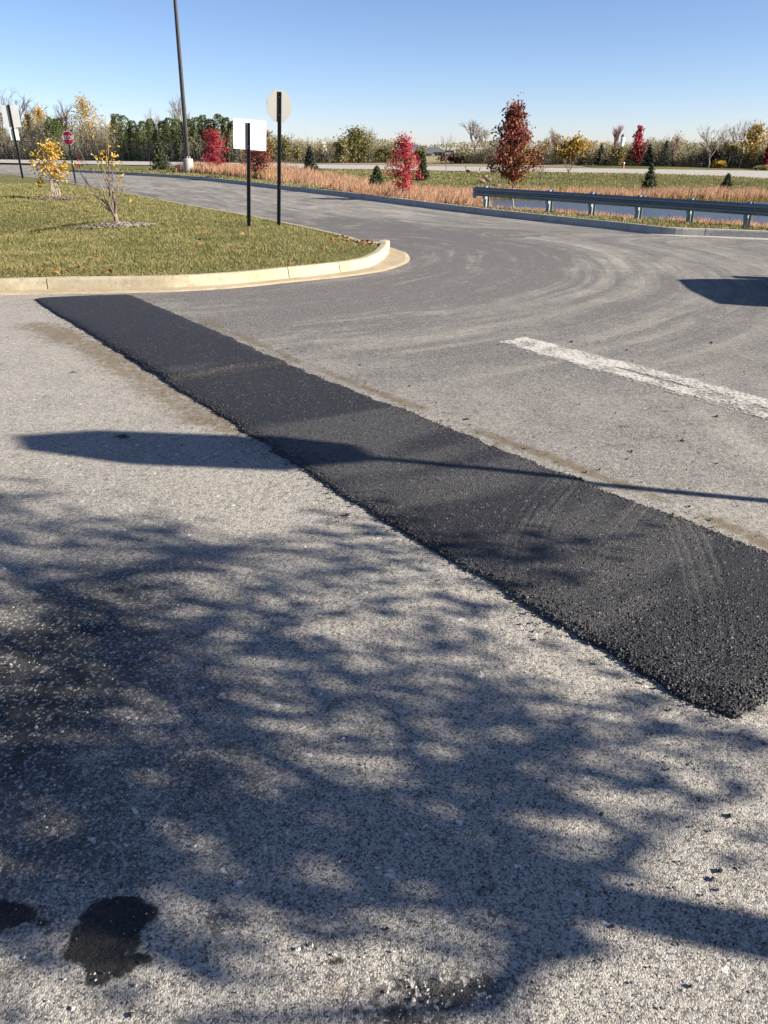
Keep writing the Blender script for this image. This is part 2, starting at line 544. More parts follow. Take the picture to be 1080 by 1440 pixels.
M['black_steel'] = m.done(m.pbr(m.mix(m.ss(0.66, 0.72, m.noise(1.0, 5, 0.6, vec=m.mapping((22, 22, 7)))), (0.017, 0.017, 0.019), (0.42, 0.42, 0.42)), 0.5, 0, 0.4))
M['bronze'] = m_plain('dark_bronze_paint', (0.016, 0.012, 0.010), 0.45, 0, 0.5)
M['galv'] = m_plain('galvanised_steel', (0.17, 0.205, 0.235), 0.5, 0.35, 0.5, 0.18, 14, 0.001)
M['alu'] = m_plain('bare_aluminium_panel', (0.15, 0.155, 0.15), 0.6, 0.2, 0.4, 0.06, 5)
M['alu_light'] = m_plain('pale_aluminium_panel', (0.45, 0.46, 0.46), 0.6, 0.1, 0.4, 0.06, 5)
M['white'] = m_plain('white_panel', (0.80, 0.80, 0.79), 0.5, 0, 0.4, 0.03, 6)
M['red'] = m_plain('red_sign_face', (0.52, 0.016, 0.03), 0.45, 0, 0.5, 0.05, 6)
M['mulch'] = m_plain('bark_mulch', (0.13, 0.10, 0.085), 0.95, 0, 0.1, 0.45, 30, 0.02)
M['stone'] = m_plain('white_river_stone', (0.24, 0.225, 0.205), 0.8, 0, 0.3, 0.35, 40)
M['crumb'] = m_plain('black_asphalt_crumb', (0.022, 0.022, 0.024), 0.6, 0, 0.45, 0.5, 90)
M['pebble'] = m_plain('pale_pebble', (0.45, 0.43, 0.39), 0.8, 0, 0.3, 0.3, 60)
M['spruce'] = m_leaf('spruce_needles', (0.020, 0.032, 0.016), (0.042, 0.060, 0.027), (0.085, 0.10, 0.042), 0.15)
M['spruce_dark'] = m_leaf('dark_spruce_needles', (0.013, 0.022, 0.017), (0.026, 0.038, 0.026), (0.05, 0.062, 0.038), 0.12)
M['cedar'] = m_leaf('arborvitae_sprays', (0.035, 0.055, 0.016), (0.075, 0.10, 0.03), (0.125, 0.145, 0.05), 0.2)
M['crimson'] = m_leaf('crimson_leaves', (0.18, 0.010, 0.024), (0.34, 0.022, 0.045), (0.48, 0.08, 0.10))
M['scarlet'] = m_leaf('scarlet_leaves', (0.20, 0.010, 0.024), (0.42, 0.035, 0.055), (0.58, 0.15, 0.14))
M['maroon'] = m_leaf('maroon_leaves', (0.085, 0.018, 0.020), (0.18, 0.045, 0.035), (0.33, 0.15, 0.085))
M['bronze_leaf'] = m_leaf('bronze_leaves', (0.11, 0.045, 0.016), (0.21, 0.095, 0.030), (0.38, 0.22, 0.075))
M['gold'] = m_leaf('golden_leaves', (0.30, 0.17, 0.018), (0.48, 0.30, 0.035), (0.62, 0.44, 0.12))
M['amber'] = m_leaf('amber_leaves', (0.24, 0.15, 0.025), (0.36, 0.245, 0.05), (0.45, 0.34, 0.11))
M['olive'] = m_leaf('olive_leaves', (0.085, 0.085, 0.028), (0.14, 0.135, 0.045), (0.21, 0.19, 0.075))
M['khaki'] = m_leaf('khaki_leaves', (0.15, 0.125, 0.045), (0.22, 0.185, 0.07), (0.30, 0.25, 0.115))
M['brush'] = m_leaf('brush_leaves', (0.13, 0.13, 0.055), (0.25, 0.235, 0.11), (0.37, 0.33, 0.18))
M['plum'] = m_leaf('plum_leaves', (0.045, 0.018, 0.022), (0.085, 0.032, 0.036), (0.13, 0.06, 0.06))
M['shade_leaf'] = m_leaf('yellow_green_leaves', (0.09, 0.10, 0.02), (0.16, 0.15, 0.03), (0.27, 0.22, 0.05))
m = NT('pond_water')
M['water'] = m.done(m.pbr((0.05, 0.062, 0.08), 0.34, 0, 0.5, m.bump(m.noise(4.0, 4), 1.0, 0.03)))
m = NT('window_glass')
M['glass'] = m.done(m.pbr((0.02, 0.025, 0.03), 0.08, 0, 0.6))
M['tyre'] = m_plain('tyre_rubber', (0.02, 0.02, 0.02), 0.85)
M['rim'] = m_plain('wheel_rim', (0.45, 0.45, 0.46), 0.35, 0.8)
M['car'] = m_plain('dark_blue_car_paint', (0.03, 0.045, 0.09), 0.25, 0.2, 0.6, 0.03)
M['roof'] = m_plain('grey_roof_shingle', (0.10, 0.105, 0.12), 0.9, 0, 0.2, 0.2, 3)
M['cream_wall'] = m_plain('cream_wall', (0.50, 0.48, 0.43), 0.8, 0, 0.3, 0.08, 1)
M['orange'] = m_plain('orange_marker', (0.55, 0.14, 0.05), 0.6)

# ---------------------------------------------------------------- layout of the ground
RNG = np.random.default_rng(7)
# island kerb: foot of the kerb face, from the left along the lot, round the nose, along the road
KP = [(-60, 8.2), (-30, 8.75), (-12, 9.15), tuple(g(0, 411)), tuple(g(72, 409)), tuple(g(150, 408)), tuple(g(250, 406)), tuple(g(330, 401)),
      tuple(g(408, 393)), tuple(g(479, 385)), tuple(g(514, 379)), tuple(g(535, 370)), tuple(g(545, 361)),
      (0.10, 13.35), (0.02, 13.9)]
KP += [tuple(g(x, y, 0.15) + np.array([0.05, 0.03])) for x, y in ((522, 340), (490, 332), (461, 325), (380, 308), (280, 290), (180, 272), (90, 255.5), (45, 249))]
KP += [(-34, 64), (-60, 92)]
KERB_A, KS = resample(catmull(KP, 16), 0.12)
KN_A = normals2(KERB_A)                              # to the right of travel = towards the asphalt
back = KERB_A - KN_A * 0.165
inose = int(np.argmax(back[:, 0]))
NEARX, NEARY = back[:inose + 1, 0], back[:inose + 1, 1]
FARX, FARY = back[inose:, 0][::-1], back[inose:, 1][::-1]
o_ = np.argsort(NEARX); NEARX, NEARY = NEARX[o_], NEARY[o_]
o_ = np.argsort(FARX); FARX, FARY = FARX[o_], FARY[o_]

# kerb on the far side of the road: foot of its face, from far left to the right
def zr(x, y):
    """fall of the road towards the pond"""
    return -0.014 * np.clip(np.asarray(x, float) - 1, 0, 11) * sstep(8, 16, y)


def gr(x, y, dz=0.0):
    q = g(x, y)
    for _ in range(12): q = g(x, y, float(zr(q[0], q[1])) + dz)
    return q


KR = [(-60, 103.5), (-37, 85.5), (-31, 76), (-27.3, 66.5), tuple(g(93, 241)), tuple(g(174, 245.5)), tuple(g(248, 250)), tuple(g(320, 257)), tuple(g(400, 266.5)),
      tuple(g(490, 277)), tuple(g(549, 285)), tuple(gr(640, 297)), tuple(gr(760, 311)), tuple(gr(880, 324)), tuple(gr(933, 330)), tuple(gr(1000, 332.7)), tuple(gr(1080, 336))]
e0 = np.array(KR[-1]); e1 = np.array(KR[-2]); dd = (e0 - e1) / np.linalg.norm(e0 - e1)
KR += [tuple(e0 + dd * 6), tuple(e0 + dd * 14 + np.array([0, -1.5])), (40, -6)]
KERB_B, KBS = resample(catmull(KR, 12), 0.15)
KN_B = normals2(KERB_B)                              # right of travel = towards the road
ordB = np.argsort(KERB_B[:, 0])
YKX, YKY = KERB_B[ordB, 0], KERB_B[ordB, 1]


def yk(x): return np.interp(x, YKX, YKY)


# outline of the new asphalt strip
PL = catmull([tuple(g(*p)) for p in ((45, 420), (120, 466), (205, 518), (250, 546), (330, 597), (450, 676), (640, 790), (820, 901), (940, 972), (1030, 1012))], 14)
PRp = [tuple(g(*p)) for p in ((183, 415), (300, 466), (400, 511), (470, 540), (640, 606), (760, 655), (880, 701), (1000, 747), (1080, 778))]
PRp.append((2.08, 2.36))
PR = catmull(PRp, 14)
POLY = np.vstack([PL, PR[::-1]])


def side_of_patch(P):
    """signed distance from the strip's centre line; positive on its right (towards the road)"""
    n = 60
    a, _ = resample(PL, 0.05); b, _ = resample(PR, 0.05)
    ia = np.linspace(0, len(a) - 1, n).astype(int); ib = np.linspace(0, len(b) - 1, n).astype(int)
    c = (a[ia] + b[ib]) / 2
    c = np.vstack([c[0] + (c[0] - c[3]) * 6, c, c[-1] + (c[-1] - c[-4]) * 30])
    d, s = path_dist(P, c)
    i = np.clip(np.searchsorted(np.r_[0, np.cumsum(np.linalg.norm(np.diff(c, axis=0), axis=1))], s) - 1, 0, len(c) - 2)
    t = c[i + 1] - c[i]; r = P - c[i]
    sg = np.sign(-(t[:, 0] * r[:, 1] - t[:, 1] * r[:, 0]))   # right of travel is negative cross; travel runs towards the camera
    return d * -sg, s


# ---------------------------------------------------------------- asphalt of the lot and the road
xs = np.r_[-np.geomspace(3.2, 120, 72)[::-1][:-1], np.arange(-3.2, -1.25, 0.016), np.arange(-1.25, 1.3, 0.0072), np.arange(1.3, 3.3, 0.016), np.geomspace(3.3, 60, 60)]
ys = [-16, -8, -4, -2, -1, -0.4, 0, 0.3, 0.5, 0.65, 0.75]
while ys[-1] < 4.5: ys.append(ys[-1] + max(0.0052, 0.0058 * ys[-1]))
while ys[-1] < 105: ys.append(ys[-1] * 1.0155)
ys = np.array(ys)
X, Y = np.meshgrid(xs, ys)
YK = yk(xs)[None, :] + 0.02
Yc = np.minimum(Y, YK)
P = np.c_[X.ravel(), Yc.ravel()]
px_, py_ = P[:, 0], P[:, 1]
sd, ss_ = side_of_patch(P)
dk, sk = path_dist(P, KERB_A[::8])
dkb, skb = path_dist(P, KERB_B[::8])


WX = (fbm(px_ * 9, py_ * 9, 201, 5) - 0.5) * 0.30
WY = (fbm(px_ * 9 + 31, py_ * 9, 202, 5) - 0.5) * 0.30


def pxblob(cx, cy, rx, ry, soft=1.0):
    """soft elliptic mark laid on the ground where the photograph shows it"""
    c = g(cx, cy)
    hx = abs(g(cx + rx, cy)[0] - c[0]); hy = abs(g(cx, cy - ry)[1] - c[1])
    d = ((px_ + WX * hx ** 0.5 - c[0]) / hx) ** 2 + ((py_ + WY * hy ** 0.5 - c[1]) / hy) ** 2
    return np.exp(-d * soft)


right = sstep(0.1, 0.9, sd)
wob = fbm(px_ * 1.1, py_ * 1.1, 3)
dust = np.where(sd < 0, 0.80, 0.0) + right * 0.0
dr = np.clip(sd - 0.55, 0, 50)
rightd = 0.22 + 0.26 * np.exp(-dr / 0.55)
dust = np.where(sd > 0, rightd, 0.80)
dust -= 0.24 * np.exp(-(dk / 2.0) ** 2) * (sd > 0)
dust += 0.16 * sstep(16, 24, py_) + 0.06 * sstep(30, 60, py_)
dust -= 0.30 * np.exp(-((dk - 2.2) / 0.8) ** 2) * (px_ > -2.5) * (py_ < 20) * (sd > 0)
for b, k in (((1045, 620, 30, 45), 0.45), ((1040, 720, 90, 40), 0.35), ((700, 440, 160, 25), 0.15), ((300, 690, 140, 60), 0.12),
             ((900, 1150, 190, 170), 0.12), ((40, 970, 190, 170), -0.42), ((120, 830, 160, 70), -0.28), ((250, 1080, 200, 120), -0.26), ((60, 1200, 160, 60), -0.2), ((130, 1060, 26, 14), 0.6), ((210, 1115, 18, 9), 0.5), ((270, 1262, 24, 26), 0.4), ((325, 1385, 18, 14), 0.6), ((165, 1010, 14, 8), 0.4), ((700, 1235, 8, 7), 0.6), ((620, 1120, 16, 8), 0.3), ((350, 925, 18, 8), 0.4),
             ((200, 1380, 90, 30), 0.1), ((600, 1400, 150, 50), -0.25), ((600, 590, 60, 10), 0.2), ((850, 570, 60, 18), 0.18)):
    dust += k * pxblob(*b)
dust += (wob - 0.5) * 0.25
streak = np.clip(right * (0.35 + 0.75 * np.exp(-((dk - 2.5) / 3.2) ** 2)) * sstep(4.2, 6.5, py_), 0, 1) + 0.13 * sstep(15, 19, py_)
streak = np.clip(streak, 0, 0.95)
agg = np.clip(1.15 - py_ * 0.055, 0.3, 1.0) * np.where(sd > 0, 0.8, 1.0)
chips = np.where(sd < 0, 1.0, 0.35) * np.clip(1.1 - np.abs(py_ - 4) * 0.03, 0.2, 1)
ravel = np.zeros(len(P))
for b, k in (((40, 900, 110, 60), 0.75), ((60, 980, 110, 90), 0.8), ((120, 880, 60, 20), 0.75), ((30, 1060, 80, 60), 0.6), ((190, 1060, 80, 60), 0.35), ((310, 1300, 40, 30), 0.65),
             ((620, 1395, 130, 28), 0.85), ((560, 1430, 100, 25), 0.8), ((250, 820, 160, 50), 0.25), ((790, 1360, 60, 30), 0.5), ((350, 1010, 120, 90), 0.25), ((960, 690, 80, 22), 0.5), ((430, 1300, 120, 40), 0.35), ((170, 960, 260, 200), 0.36), ((330, 1220, 330, 110), 0.30), ((230, 1120, 120, 60), 0.42), ((60, 1160, 120, 50), 0.45), ((690, 950, 60, 40), 0.3), ((850, 1050, 60, 30), 0.45), ((690, 850, 60, 24), 0.4)):
    ravel = np.maximum(ravel, k * pxblob(*b))
grime = np.zeros(len(P))
for b, k in (((40, 960, 240, 200), 0.85), ((150, 830, 230, 80), 0.55), ((280, 1090, 180, 95), 0.50), ((80, 1200, 200, 75), 0.55), ((250, 960, 140, 80), 0.5), ((440, 1290, 280, 50), 0.34), ((600, 1395, 170, 40), 0.50), ((230, 750, 220, 40), 0.30),
             ((470, 880, 160, 80), 0.28), ((680, 1090, 120, 60), 0.22), ((860, 1060, 70, 40), 0.35), ((960, 690, 110, 30), 0.30), ((500, 440, 240, 30), 0.25)):
    grime = np.maximum(grime, k * pxblob(*b))
silt = np.zeros(len(P))
for b, k in (((60, 460, 40, 8), 0.8), ((60, 560, 30, 9), 0.4), ((150, 570, 60, 10), 0.3),
             ((745, 652, 10, 4), 0.9), ((700, 624, 12, 4), 0.9), ((800, 672, 14, 4), 0.7), ((828, 680, 9, 3), 0.8), ((480, 1385, 60, 20), 0.6), ((830, 1110, 60, 26), 0.32), ((430, 1000, 50, 24), 0.4)):
    silt = np.maximum(silt, k * pxblob(*b))
dl, sl_ = path_dist(P, np.array([g(*q_) for q_ in ((48, 457), (110, 480), (165, 510), (220, 545), (285, 585), (345, 612), (410, 640))]))
wl_ = 0.16 + 0.16 * fbm(sl_ * 1.4, sl_ * 0, 23)
silt = np.maximum(silt, np.exp(-(dl / wl_) ** 2) * (0.55 + 0.6 * fbm(px_ * 2.0, py_ * 2.0, 24)) * sstep(3.9, 4.6, py_))
edge_r = np.exp(-((sd - 0.66 - 0.16 * (wob - 0.5)) / 0.075) ** 2) * sstep(0.25, 0.6, fbm(px_ * 2.3, py_ * 2.3, 21) + 0.12) * (py_ < 7.8)
silt = np.maximum(silt, 0.95 * edge_r)
oil = np.zeros(len(P))
for b, k in (((15, 1290, 42, 24), 1.6), ((165, 1290, 40, 26), 1.9), ((138, 1325, 40, 26), 1.8), ((150, 1355, 30, 18), 1.3), ((135, 1375, 18, 14), 1.2), ((185, 1350, 22, 11), 1.2), ((178, 1270, 24, 12), 1.6), ((470, 1352, 26, 7), 0.75), ((60, 1300, 16, 8), 0.7),
             ((175, 613, 16, 4), 0.8), ((165, 828, 12, 6), 0.7), ((105, 522, 9, 2.2), 0.7), ((880, 600, 16, 3), 0.6), ((745, 655, 8, 3), 0.6), ((300, 1275, 8, 14), 0.6)):
    oil = np.maximum(oil, k * pxblob(*b))
flow = np.c_[dk, sk, np.zeros(len(P))]
roadw = sstep(15, 19, py_)
flow[:, 0] = dk * (1 - roadw) + dkb * roadw
flow[:, 1] = sk

nearm = sstep(6.0, 2.5, py_) * (np.abs(px_) < 3.2) * (py_ > 0.6)
z = (fbm(px_ * 0.6, py_ * 0.6, 11) - 0.5) * 0.012 * sstep(9.0, 6.0, py_) * (np.abs(px_) < 8)
z += nearm * (grains(px_, py_, 0.016, 5) * 0.0022 + grains(px_, py_, 0.034, 6) * 0.0016 - 0.003)
z += nearm * ravel * (grains(px_, py_, 0.022, 9) * 0.007 - 0.007)
z -= 0.004
z += zr(px_, py_)
mb = MB()
fa = grid_faces(len(ys), len(xs))
yy_ = Yc.ravel()
keep = ~((yy_[fa[:, 0]] == yy_[fa[:, 3]]) & (yy_[fa[:, 1]] == yy_[fa[:, 2]]))
inl = (px_ < NEARX.max() - 0.3) & (py_ > np.interp(px_, NEARX, NEARY) + 0.05) & (py_ < np.interp(px_, FARX, FARY) - 0.05)
keep &= ~inl[fa].all(1)
mb.add(np.c_[P, z], fa[keep])
o = mb.build('parking_lot_asphalt', M['asphalt'], smooth=True, attrs=dict(dust=dust, streak=streak, agg=agg, chips=chips, ravel=ravel, grime=grime, silt=silt, oil=oil, flow=flow))
tag(o, 'weathered pale grey asphalt of the lot and the road', kind='structure')

# ---------------------------------------------------------------- the new black asphalt strip
a_, _ = resample(PL, 0.01); b_, _ = resample(PR, 0.01)
NT_, NS_ = 1250, 176
tt = np.linspace(0, 1, NT_) ** 0.62                    # closer rows towards the near end
sv = np.linspace(0, 1, NS_)
La = np.stack([np.interp(tt * (len(a_) - 1), np.arange(len(a_)), a_[:, k]) for k in (0, 1)], 1)
Rb = np.stack([np.interp(tt * (len(b_) - 1), np.arange(len(b_)), b_[:, k]) for k in (0, 1)], 1)
wd = np.linalg.norm(Rb - La, axis=1)
cr = (Rb - La) / wd[:, None]
La = La + cr * ((fbm(tt * 60, tt * 0, 31) - 0.5) * 0.06)[:, None]
Rb = Rb + cr * ((fbm(tt * 60, tt * 0 + 5, 32) - 0.5) * 0.07)[:, None]
Q = La[:, None] + (Rb - La)[:, None] * sv[None, :, None]
qx, qy = Q[..., 0], Q[..., 1]
S = np.broadcast_to(sv[None], qx.shape); T = np.broadcast_to(tt[:, None], qx.shape)
al = np.r_[0, np.cumsum(np.linalg.norm(np.diff((La + Rb) / 2, axis=0), axis=1))]
AL = np.broadcast_to(al[:, None], qx.shape); LEN = al[-1]
ed = np.minimum(np.minimum(S, 1 - S) * wd[:, None], np.minimum(AL, LEN - AL) * 1.0)
# cross ridge where the paver stopped
rp = (g(265, 530) + g(430, 518)) / 2
ridx = int(np.argmin(np.abs((La + Rb)[:, 0] / 2 - rp[0]) + np.abs((La + Rb)[:, 1] / 2 - rp[1])))
ALR = al[ridx] + (S - 0.5) * -0.16 + 0.03 * np.sin(S * 7)
rd = AL - ALR
prof = 1 - np.exp(-(ed / 0.035))
hgt = 0.015 * prof + 0.020 * prof * sstep(0.03, -0.05, rd) * np.exp(-np.clip(-rd, 0, 9) / 2.5) + 0.006 * prof * np.sin(np.clip(S, 0, 1) * math.pi)
hgt += 0.006 * prof * (fbm(qx * 1.6, qy * 1.6, 41) - 0.5)
# roller and tyre marks running across the strip in shallow arcs
arc = AL + 0.22 * (S - 0.5) ** 2 + 0.10 * (S - 0.5)
hgt += prof * 0.0012 * np.sin(arc * 2 * math.pi / 0.34 + 2.2 * fbm(qx, qy, 43)) * sstep(2, 4, AL)
tc = (g(745, 740) - g(540, 740))
dt1, _ = path_dist(np.c_[qx.ravel(), qy.ravel()], np.array([g(800, 676), g(762, 720), g(738, 770), g(728, 830)]))
dt2, _ = path_dist(np.c_[qx.ravel(), qy.ravel()], np.array([g(960, 735), g(985, 800), g(1000, 860), g(1005, 930)]))
dt3, _ = path_dist(np.c_[qx.ravel(), qy.ravel()], np.array([g(905, 715), g(870, 760), g(830, 800)]))
tyre = np.zeros(qx.size)
for d_, w_ in ((dt1, 0.085), (dt2, 0.08), (dt3, 0.06)):
    m_ = sstep(w_ + 0.02, w_ - 0.01, d_)
    tyre = np.maximum(tyre, m_ * (0.55 + 0.45 * (np.sin(d_ * 2 * math.pi / 0.042) > -0.2)))
    hgt -= (m_ * 0.0011 * (np.sin(d_ * 2 * math.pi / 0.042) < -0.3)).reshape(qx.shape)
coarse = np.clip(np.exp(-(ed / 0.04)) * 0.8 + np.exp(-((rd - 0.02) / 0.10) ** 2) * 1.6 + sstep(2.6, 2.0, qy) * 0.75 + 0.25 * (fbm(qx * 2.1, qy * 2.1, 45) - 0.3), 0.12, 1)
gs = grains(qx, qy, 0.011, 50); gb = grains(qx, qy, 0.018, 51)
hgt += (0.0013 * gs + coarse * (0.0036 * gb + 0.001 * gs)) * np.clip(ed / 0.012, 0, 1)
hgt = hgt + 0.004
hgt[:, 0] = -0.012; hgt[:, -1] = -0.012; hgt[0, :] = -0.012; hgt[-1, :] = -0.012
bands = fbm(arc * 2.6, S * 0.5, 47, 3)
dusty = np.clip(0.16 + 0.2 * np.exp(-((rd - 0.03) / 0.06) ** 2) + 2.6 * (bands - 0.45) * sstep(3.0, 6.0, AL) + 0.5 * (bands - 0.45) + 0.2 * (fbm(qx, qy, 48) - 0.5), 0, 1).ravel() + 0.38 * tyre
mb = MB(); mb.add(np.c_[qx.ravel(), qy.ravel(), hgt.ravel()], grid_faces(NT_, NS_))
o = mb.build('asphalt_patch_strip', M['patch'], attrs=dict(dusty=dusty))
tag(o, 'fresh black asphalt trench patch running from the kerb to the lower right', kind='structure')
PATCH_H = (qx.ravel(), qy.ravel(), hgt.ravel())

# ---------------------------------------------------------------- worn white stop bar
c0, c1, c2, c3 = g(693, 482), g(745, 473), g(1080, 590), g(1080, 552)
uL = (c2 - c0) / np.linalg.norm(c2 - c0)
c2 = c0 + uL * 4.6; c3 = c1 + uL * 4.6
nu, nv = 220, 26
uu, vv = np.meshgrid(np.linspace(0, 1, nu), np.linspace(0, 1, nv), indexing='ij')
Q = (c0 * (1 - uu[..., None]) + c2 * uu[..., None]) * (1 - vv[..., None]) + (c1 * (1 - uu[..., None]) + c3 * uu[..., None]) * vv[..., None]
q = Q.reshape(-1, 2)
zz = (fbm(q[:, 0] * 0.6, q[:, 1] * 0.6, 11) - 0.5) * 0.012 * sstep(9.0, 6.0, q[:, 1]) + 0.002
lane = np.exp(-((vv - 0.48) / 0.05) ** 2) * (fbm(uu * 16, vv * 3, 61) > 0.5) * 0.4 + np.exp(-((vv - 0.05) / 0.07) ** 2) * 0.3 + np.exp(-((vv - 0.97) / 0.08) ** 2) * 0.4
lane += 0.35 * (fbm(uu * 30, vv * 2, 62) - 0.5)
mb = MB(); mb.add(np.c_[q, zz], grid_faces(nu, nv))
o = mb.build('road_marking', M['paint'], attrs=dict(wear=lane.ravel()))
tag(o, 'worn white painted stop bar on the asphalt', kind='structure')


# ---------------------------------------------------------------- kerbs
def sweep(name, path, nrm, prof, mat, parent, zf=None):
    n = len(path); k = len(prof)
    pr = np.asarray(prof)
    v = np.zeros((n, k, 3))
    v[..., 0] = path[:, None, 0] + nrm[:, None, 0] * pr[None, :, 0]
    v[..., 1] = path[:, None, 1] + nrm[:, None, 1] * pr[None, :, 0]
    v[..., 2] = pr[None, :, 1] + (zf(path[:, 0], path[:, 1])[:, None] if zf else 0)
    mb = MB()
    mb.add(v.reshape(-1, 3), grid_faces(n, k))
    for e in (0, n - 1):                            # end caps as fans
        b = v[e]
        mb.add(np.vstack([b, b.mean(0)]), None, [[k, i, i + 1] for i in range(k - 1)])
    return mb.build(name, mat, parent, smooth=False)


KPROF = [(-0.165, -0.06), (-0.165, 0.135), (-0.155, 0.147), (-0.075, 0.152), (-0.052, 0.148), (-0.038, 0.136), (-0.030, 0.115), (-0.012, 0.03), (0.0, -0.06)]


def kerb_run(name, label, path, nrm, s, joints, mat, prof=KPROF, zf=None):
    root = bpy.data.objects.new(name, None); COL.objects.link(root)
    tag(root, label, kind='structure')
    for a, b in zip(joints[:-1], joints[1:]):
        m_ = (s > a + 0.006) & (s < b - 0.006)
        sl = np.r_[a + 0.006, s[m_], b - 0.006]
        pp = np.stack([np.interp(sl, s, path[:, k]) for k in (0, 1)], 1)
        nn = np.stack([np.interp(sl, s, nrm[:, k]) for k in (0, 1)], 1)
        w = (fbm(np.array([a * 3.1]), np.array([1.0]), 5)[0] - 0.5) * 0.012
        sweep('kerb_section', pp + nn * w, nn, [(o_, z_ + (w * 0.5 if z_ > 0 else 0)) for o_, z_ in prof], mat, root, zf)
    return root


def arc_of(pt, path, s): return s[int(np.argmin(((path - pt) ** 2).sum(1)))]


jA = [arc_of(g(x, y), KERB_A, KS) for x, y in ((72, 409), (408, 393), (479, 385), (543, 365))]
far_j = list(np.arange(jA[3] + 1.9, KS[-1], 3.0))
near_j = list(np.arange(jA[0], 30, -3.0))[::-1]
mid = [jA[0] + (jA[1] - jA[0]) * 0.999]
joints = [max(0.1, near_j[0] - 25)] + near_j + [jA[1], jA[2], jA[3]] + far_j[:16] + [KS[-1]]
kerb_run('island_kerb', 'cream concrete kerb round the grass island', KERB_A, KN_A, KS, joints, M['kerb'])
jB = [arc_of(gr(x, y), KERB_B, KBS) for x, y in ((880, 324), (992, 332.5))]
left_j = list(np.arange(jB[0], jB[0] - 60, -2.6))[::-1]
right_j = list(np.arange(jB[1] + 3.0, KBS[-1], 3.0))
joints = [0.0] + left_j + [(jB[0] + jB[1]) / 2, jB[1]] + right_j
kerb_run('road_kerb', 'grey concrete kerb along the far side of the road', KERB_B, KN_B, KBS, joints, M['kerb_grey'], zf=zr)

# sandy gutter pan showing along the island kerb, widest at the nose
sA = KS
gw = 0.20 + 0.07 * fbm(sA * 0.8, sA * 0, 71) + 0.20 * np.exp(-((sA - jA[3] + 0.1) / 1.1) ** 2)
m_ = (sA > 40) & (sA < jA[3] + 2.3)
gw = gw * sstep(jA[3] + 2.3, jA[3] + 0.6, sA)
pp, nn, ww = KERB_A[m_], KN_A[m_], gw[m_]
fr = np.linspace(0, 1, 5)
v = np.zeros((len(pp), 5, 3))
jit = (fbm(sA[m_] * 9, sA[m_] * 0, 72) - 0.5) * 0.05
for k in range(5):
    off = -0.03 + (ww + 0.03 + (jit if k == 4 else 0)) * fr[k]
    v[:, k, :2] = pp + nn * off[:, None]
    v[:, k, 2] = 0.018 - 0.012 * fr[k] ** 2 - (0.02 if k == 4 else 0)
mb = MB(); mb.add(v.reshape(-1, 3), grid_faces(len(pp), 5))
tag(mb.build('gutter', M['gutter']), 'sandy concrete gutter pan at the foot of the island kerb', kind='structure')
m_ = KERB_B[:, 0] > -12
pp, nn = KERB_B[m_], KN_B[m_]
v = np.zeros((len(pp), 3, 3))
for k, (of, zz) in enumerate(((-0.02, 0.012), (0.10, 0.010), (0.16, -0.012))):
    v[:, k, :2] = pp + nn * of; v[:, k, 2] = zz + zr(pp[:, 0], pp[:, 1])
mb = MB(); mb.add(v.reshape(-1, 3), grid_faces(len(pp), 3))
tag(mb.build('gutter', M['kerb_grey']), 'narrow pale gutter along the far road kerb', kind='structure')


# ---------------------------------------------------------------- island lawn
def lawn_z(x, y):
    x = np.asarray(x, float); y = np.asarray(y, float)
    yn = np.interp(x, NEARX, NEARY); yf = np.interp(x, FARX, FARY)
    d = np.clip(np.minimum(y - yn, yf - y), 0, 50)
    zz = 0.128 + 0.10 * (1 - np.exp(-d / 1.6)) * sstep(0, 3, yf - yn)
    zz = zz - 0.58 * np.exp(-((x + 9.8) / 2.7) ** 2 - ((y - 16.9) / 2.7) ** 2)
    zz = zz + (fbm(x * 0.9, y * 0.9, 81) - 0.5) * 0.05 * np.clip(d, 0, 1)
    return zz


xm = back[inose, 0] - 0.004
lx = np.r_[np.linspace(-60, -16, 40)[:-1], np.linspace(-16, -1, 150), xm - np.geomspace(0.95 + xm, 0.002, 40)[1:]]
lv = np.linspace(0, 1, 110) ** 1.6
LX = np.broadcast_to(lx[None], (len(lv), len(lx)))
yn = np.interp(lx, NEARX, NEARY); yf = np.interp(lx, FARX, FARY)
LY = yn[None] + (yf - yn)[None] * lv[:, None]
LZ = lawn_z(LX.ravel(), LY.ravel())
mb = MB(); mb.add(np.c_[LX.ravel(), LY.ravel(), LZ], grid_faces(len(lv), len(lx)))
tag(mb.build('island_lawn', M['turf'], smooth=True), 'mown grass ground of the kerbed island', kind='structure')


# ---------------------------------------------------------------- land beyond the road
def st_near(x): return 58.3 - 0.72 * x
def st_far(x): return 73.5 - 0.72 * x


def pond_e(x, y):
    yn = 29.4 - 0.95 * (x - 5.96); yn = np.where(x > 11.4, 24.24 - 0.3 * (x - 11.4), yn)
    yf = 36.1 - 0.14 * (x - 5.1)
    a = (y - yn) * 0.75; b = yf - y
    return np.minimum(np.minimum(a, b), (x - 4.3) * 1.1)


def land_z(x, y):
    x = np.asarray(x, float); y = np.asarray(y, float)
    e = pond_e(x, y)
    d = np.clip(y - yk(x), 0, None) * 0.8
    zz = 0.12 + 0.04 * (1 - np.exp(-d / 2)) + 0 * x
    zz = zz + zr(x, y) * sstep(46, 34, y) - 0.42 * sstep(1.5, 4.5, d) * sstep(52, 36, y)
    w = sstep(-9, 0, e)
    zz = zz * (1 - w) - 0.50 * w - 0.55 * sstep(-0.1, 1.8, e)
    yn = st_near(x)
    zz = zz + (0.42 * sstep(4, 20, x)) * np.exp(-((y - yn + 3.5) / 3.2) ** 2)
    zz = zz + (fbm(x * 0.4, y * 0.4, 91) - 0.5) * 0.06 * sstep(0.3, 3, d)
    far = sstep(0, 8, y - st_far(x))
    zz = zz + far * (fbm(x * 0.05, y * 0.05, 93) - 0.5) * 0.5
    return zz


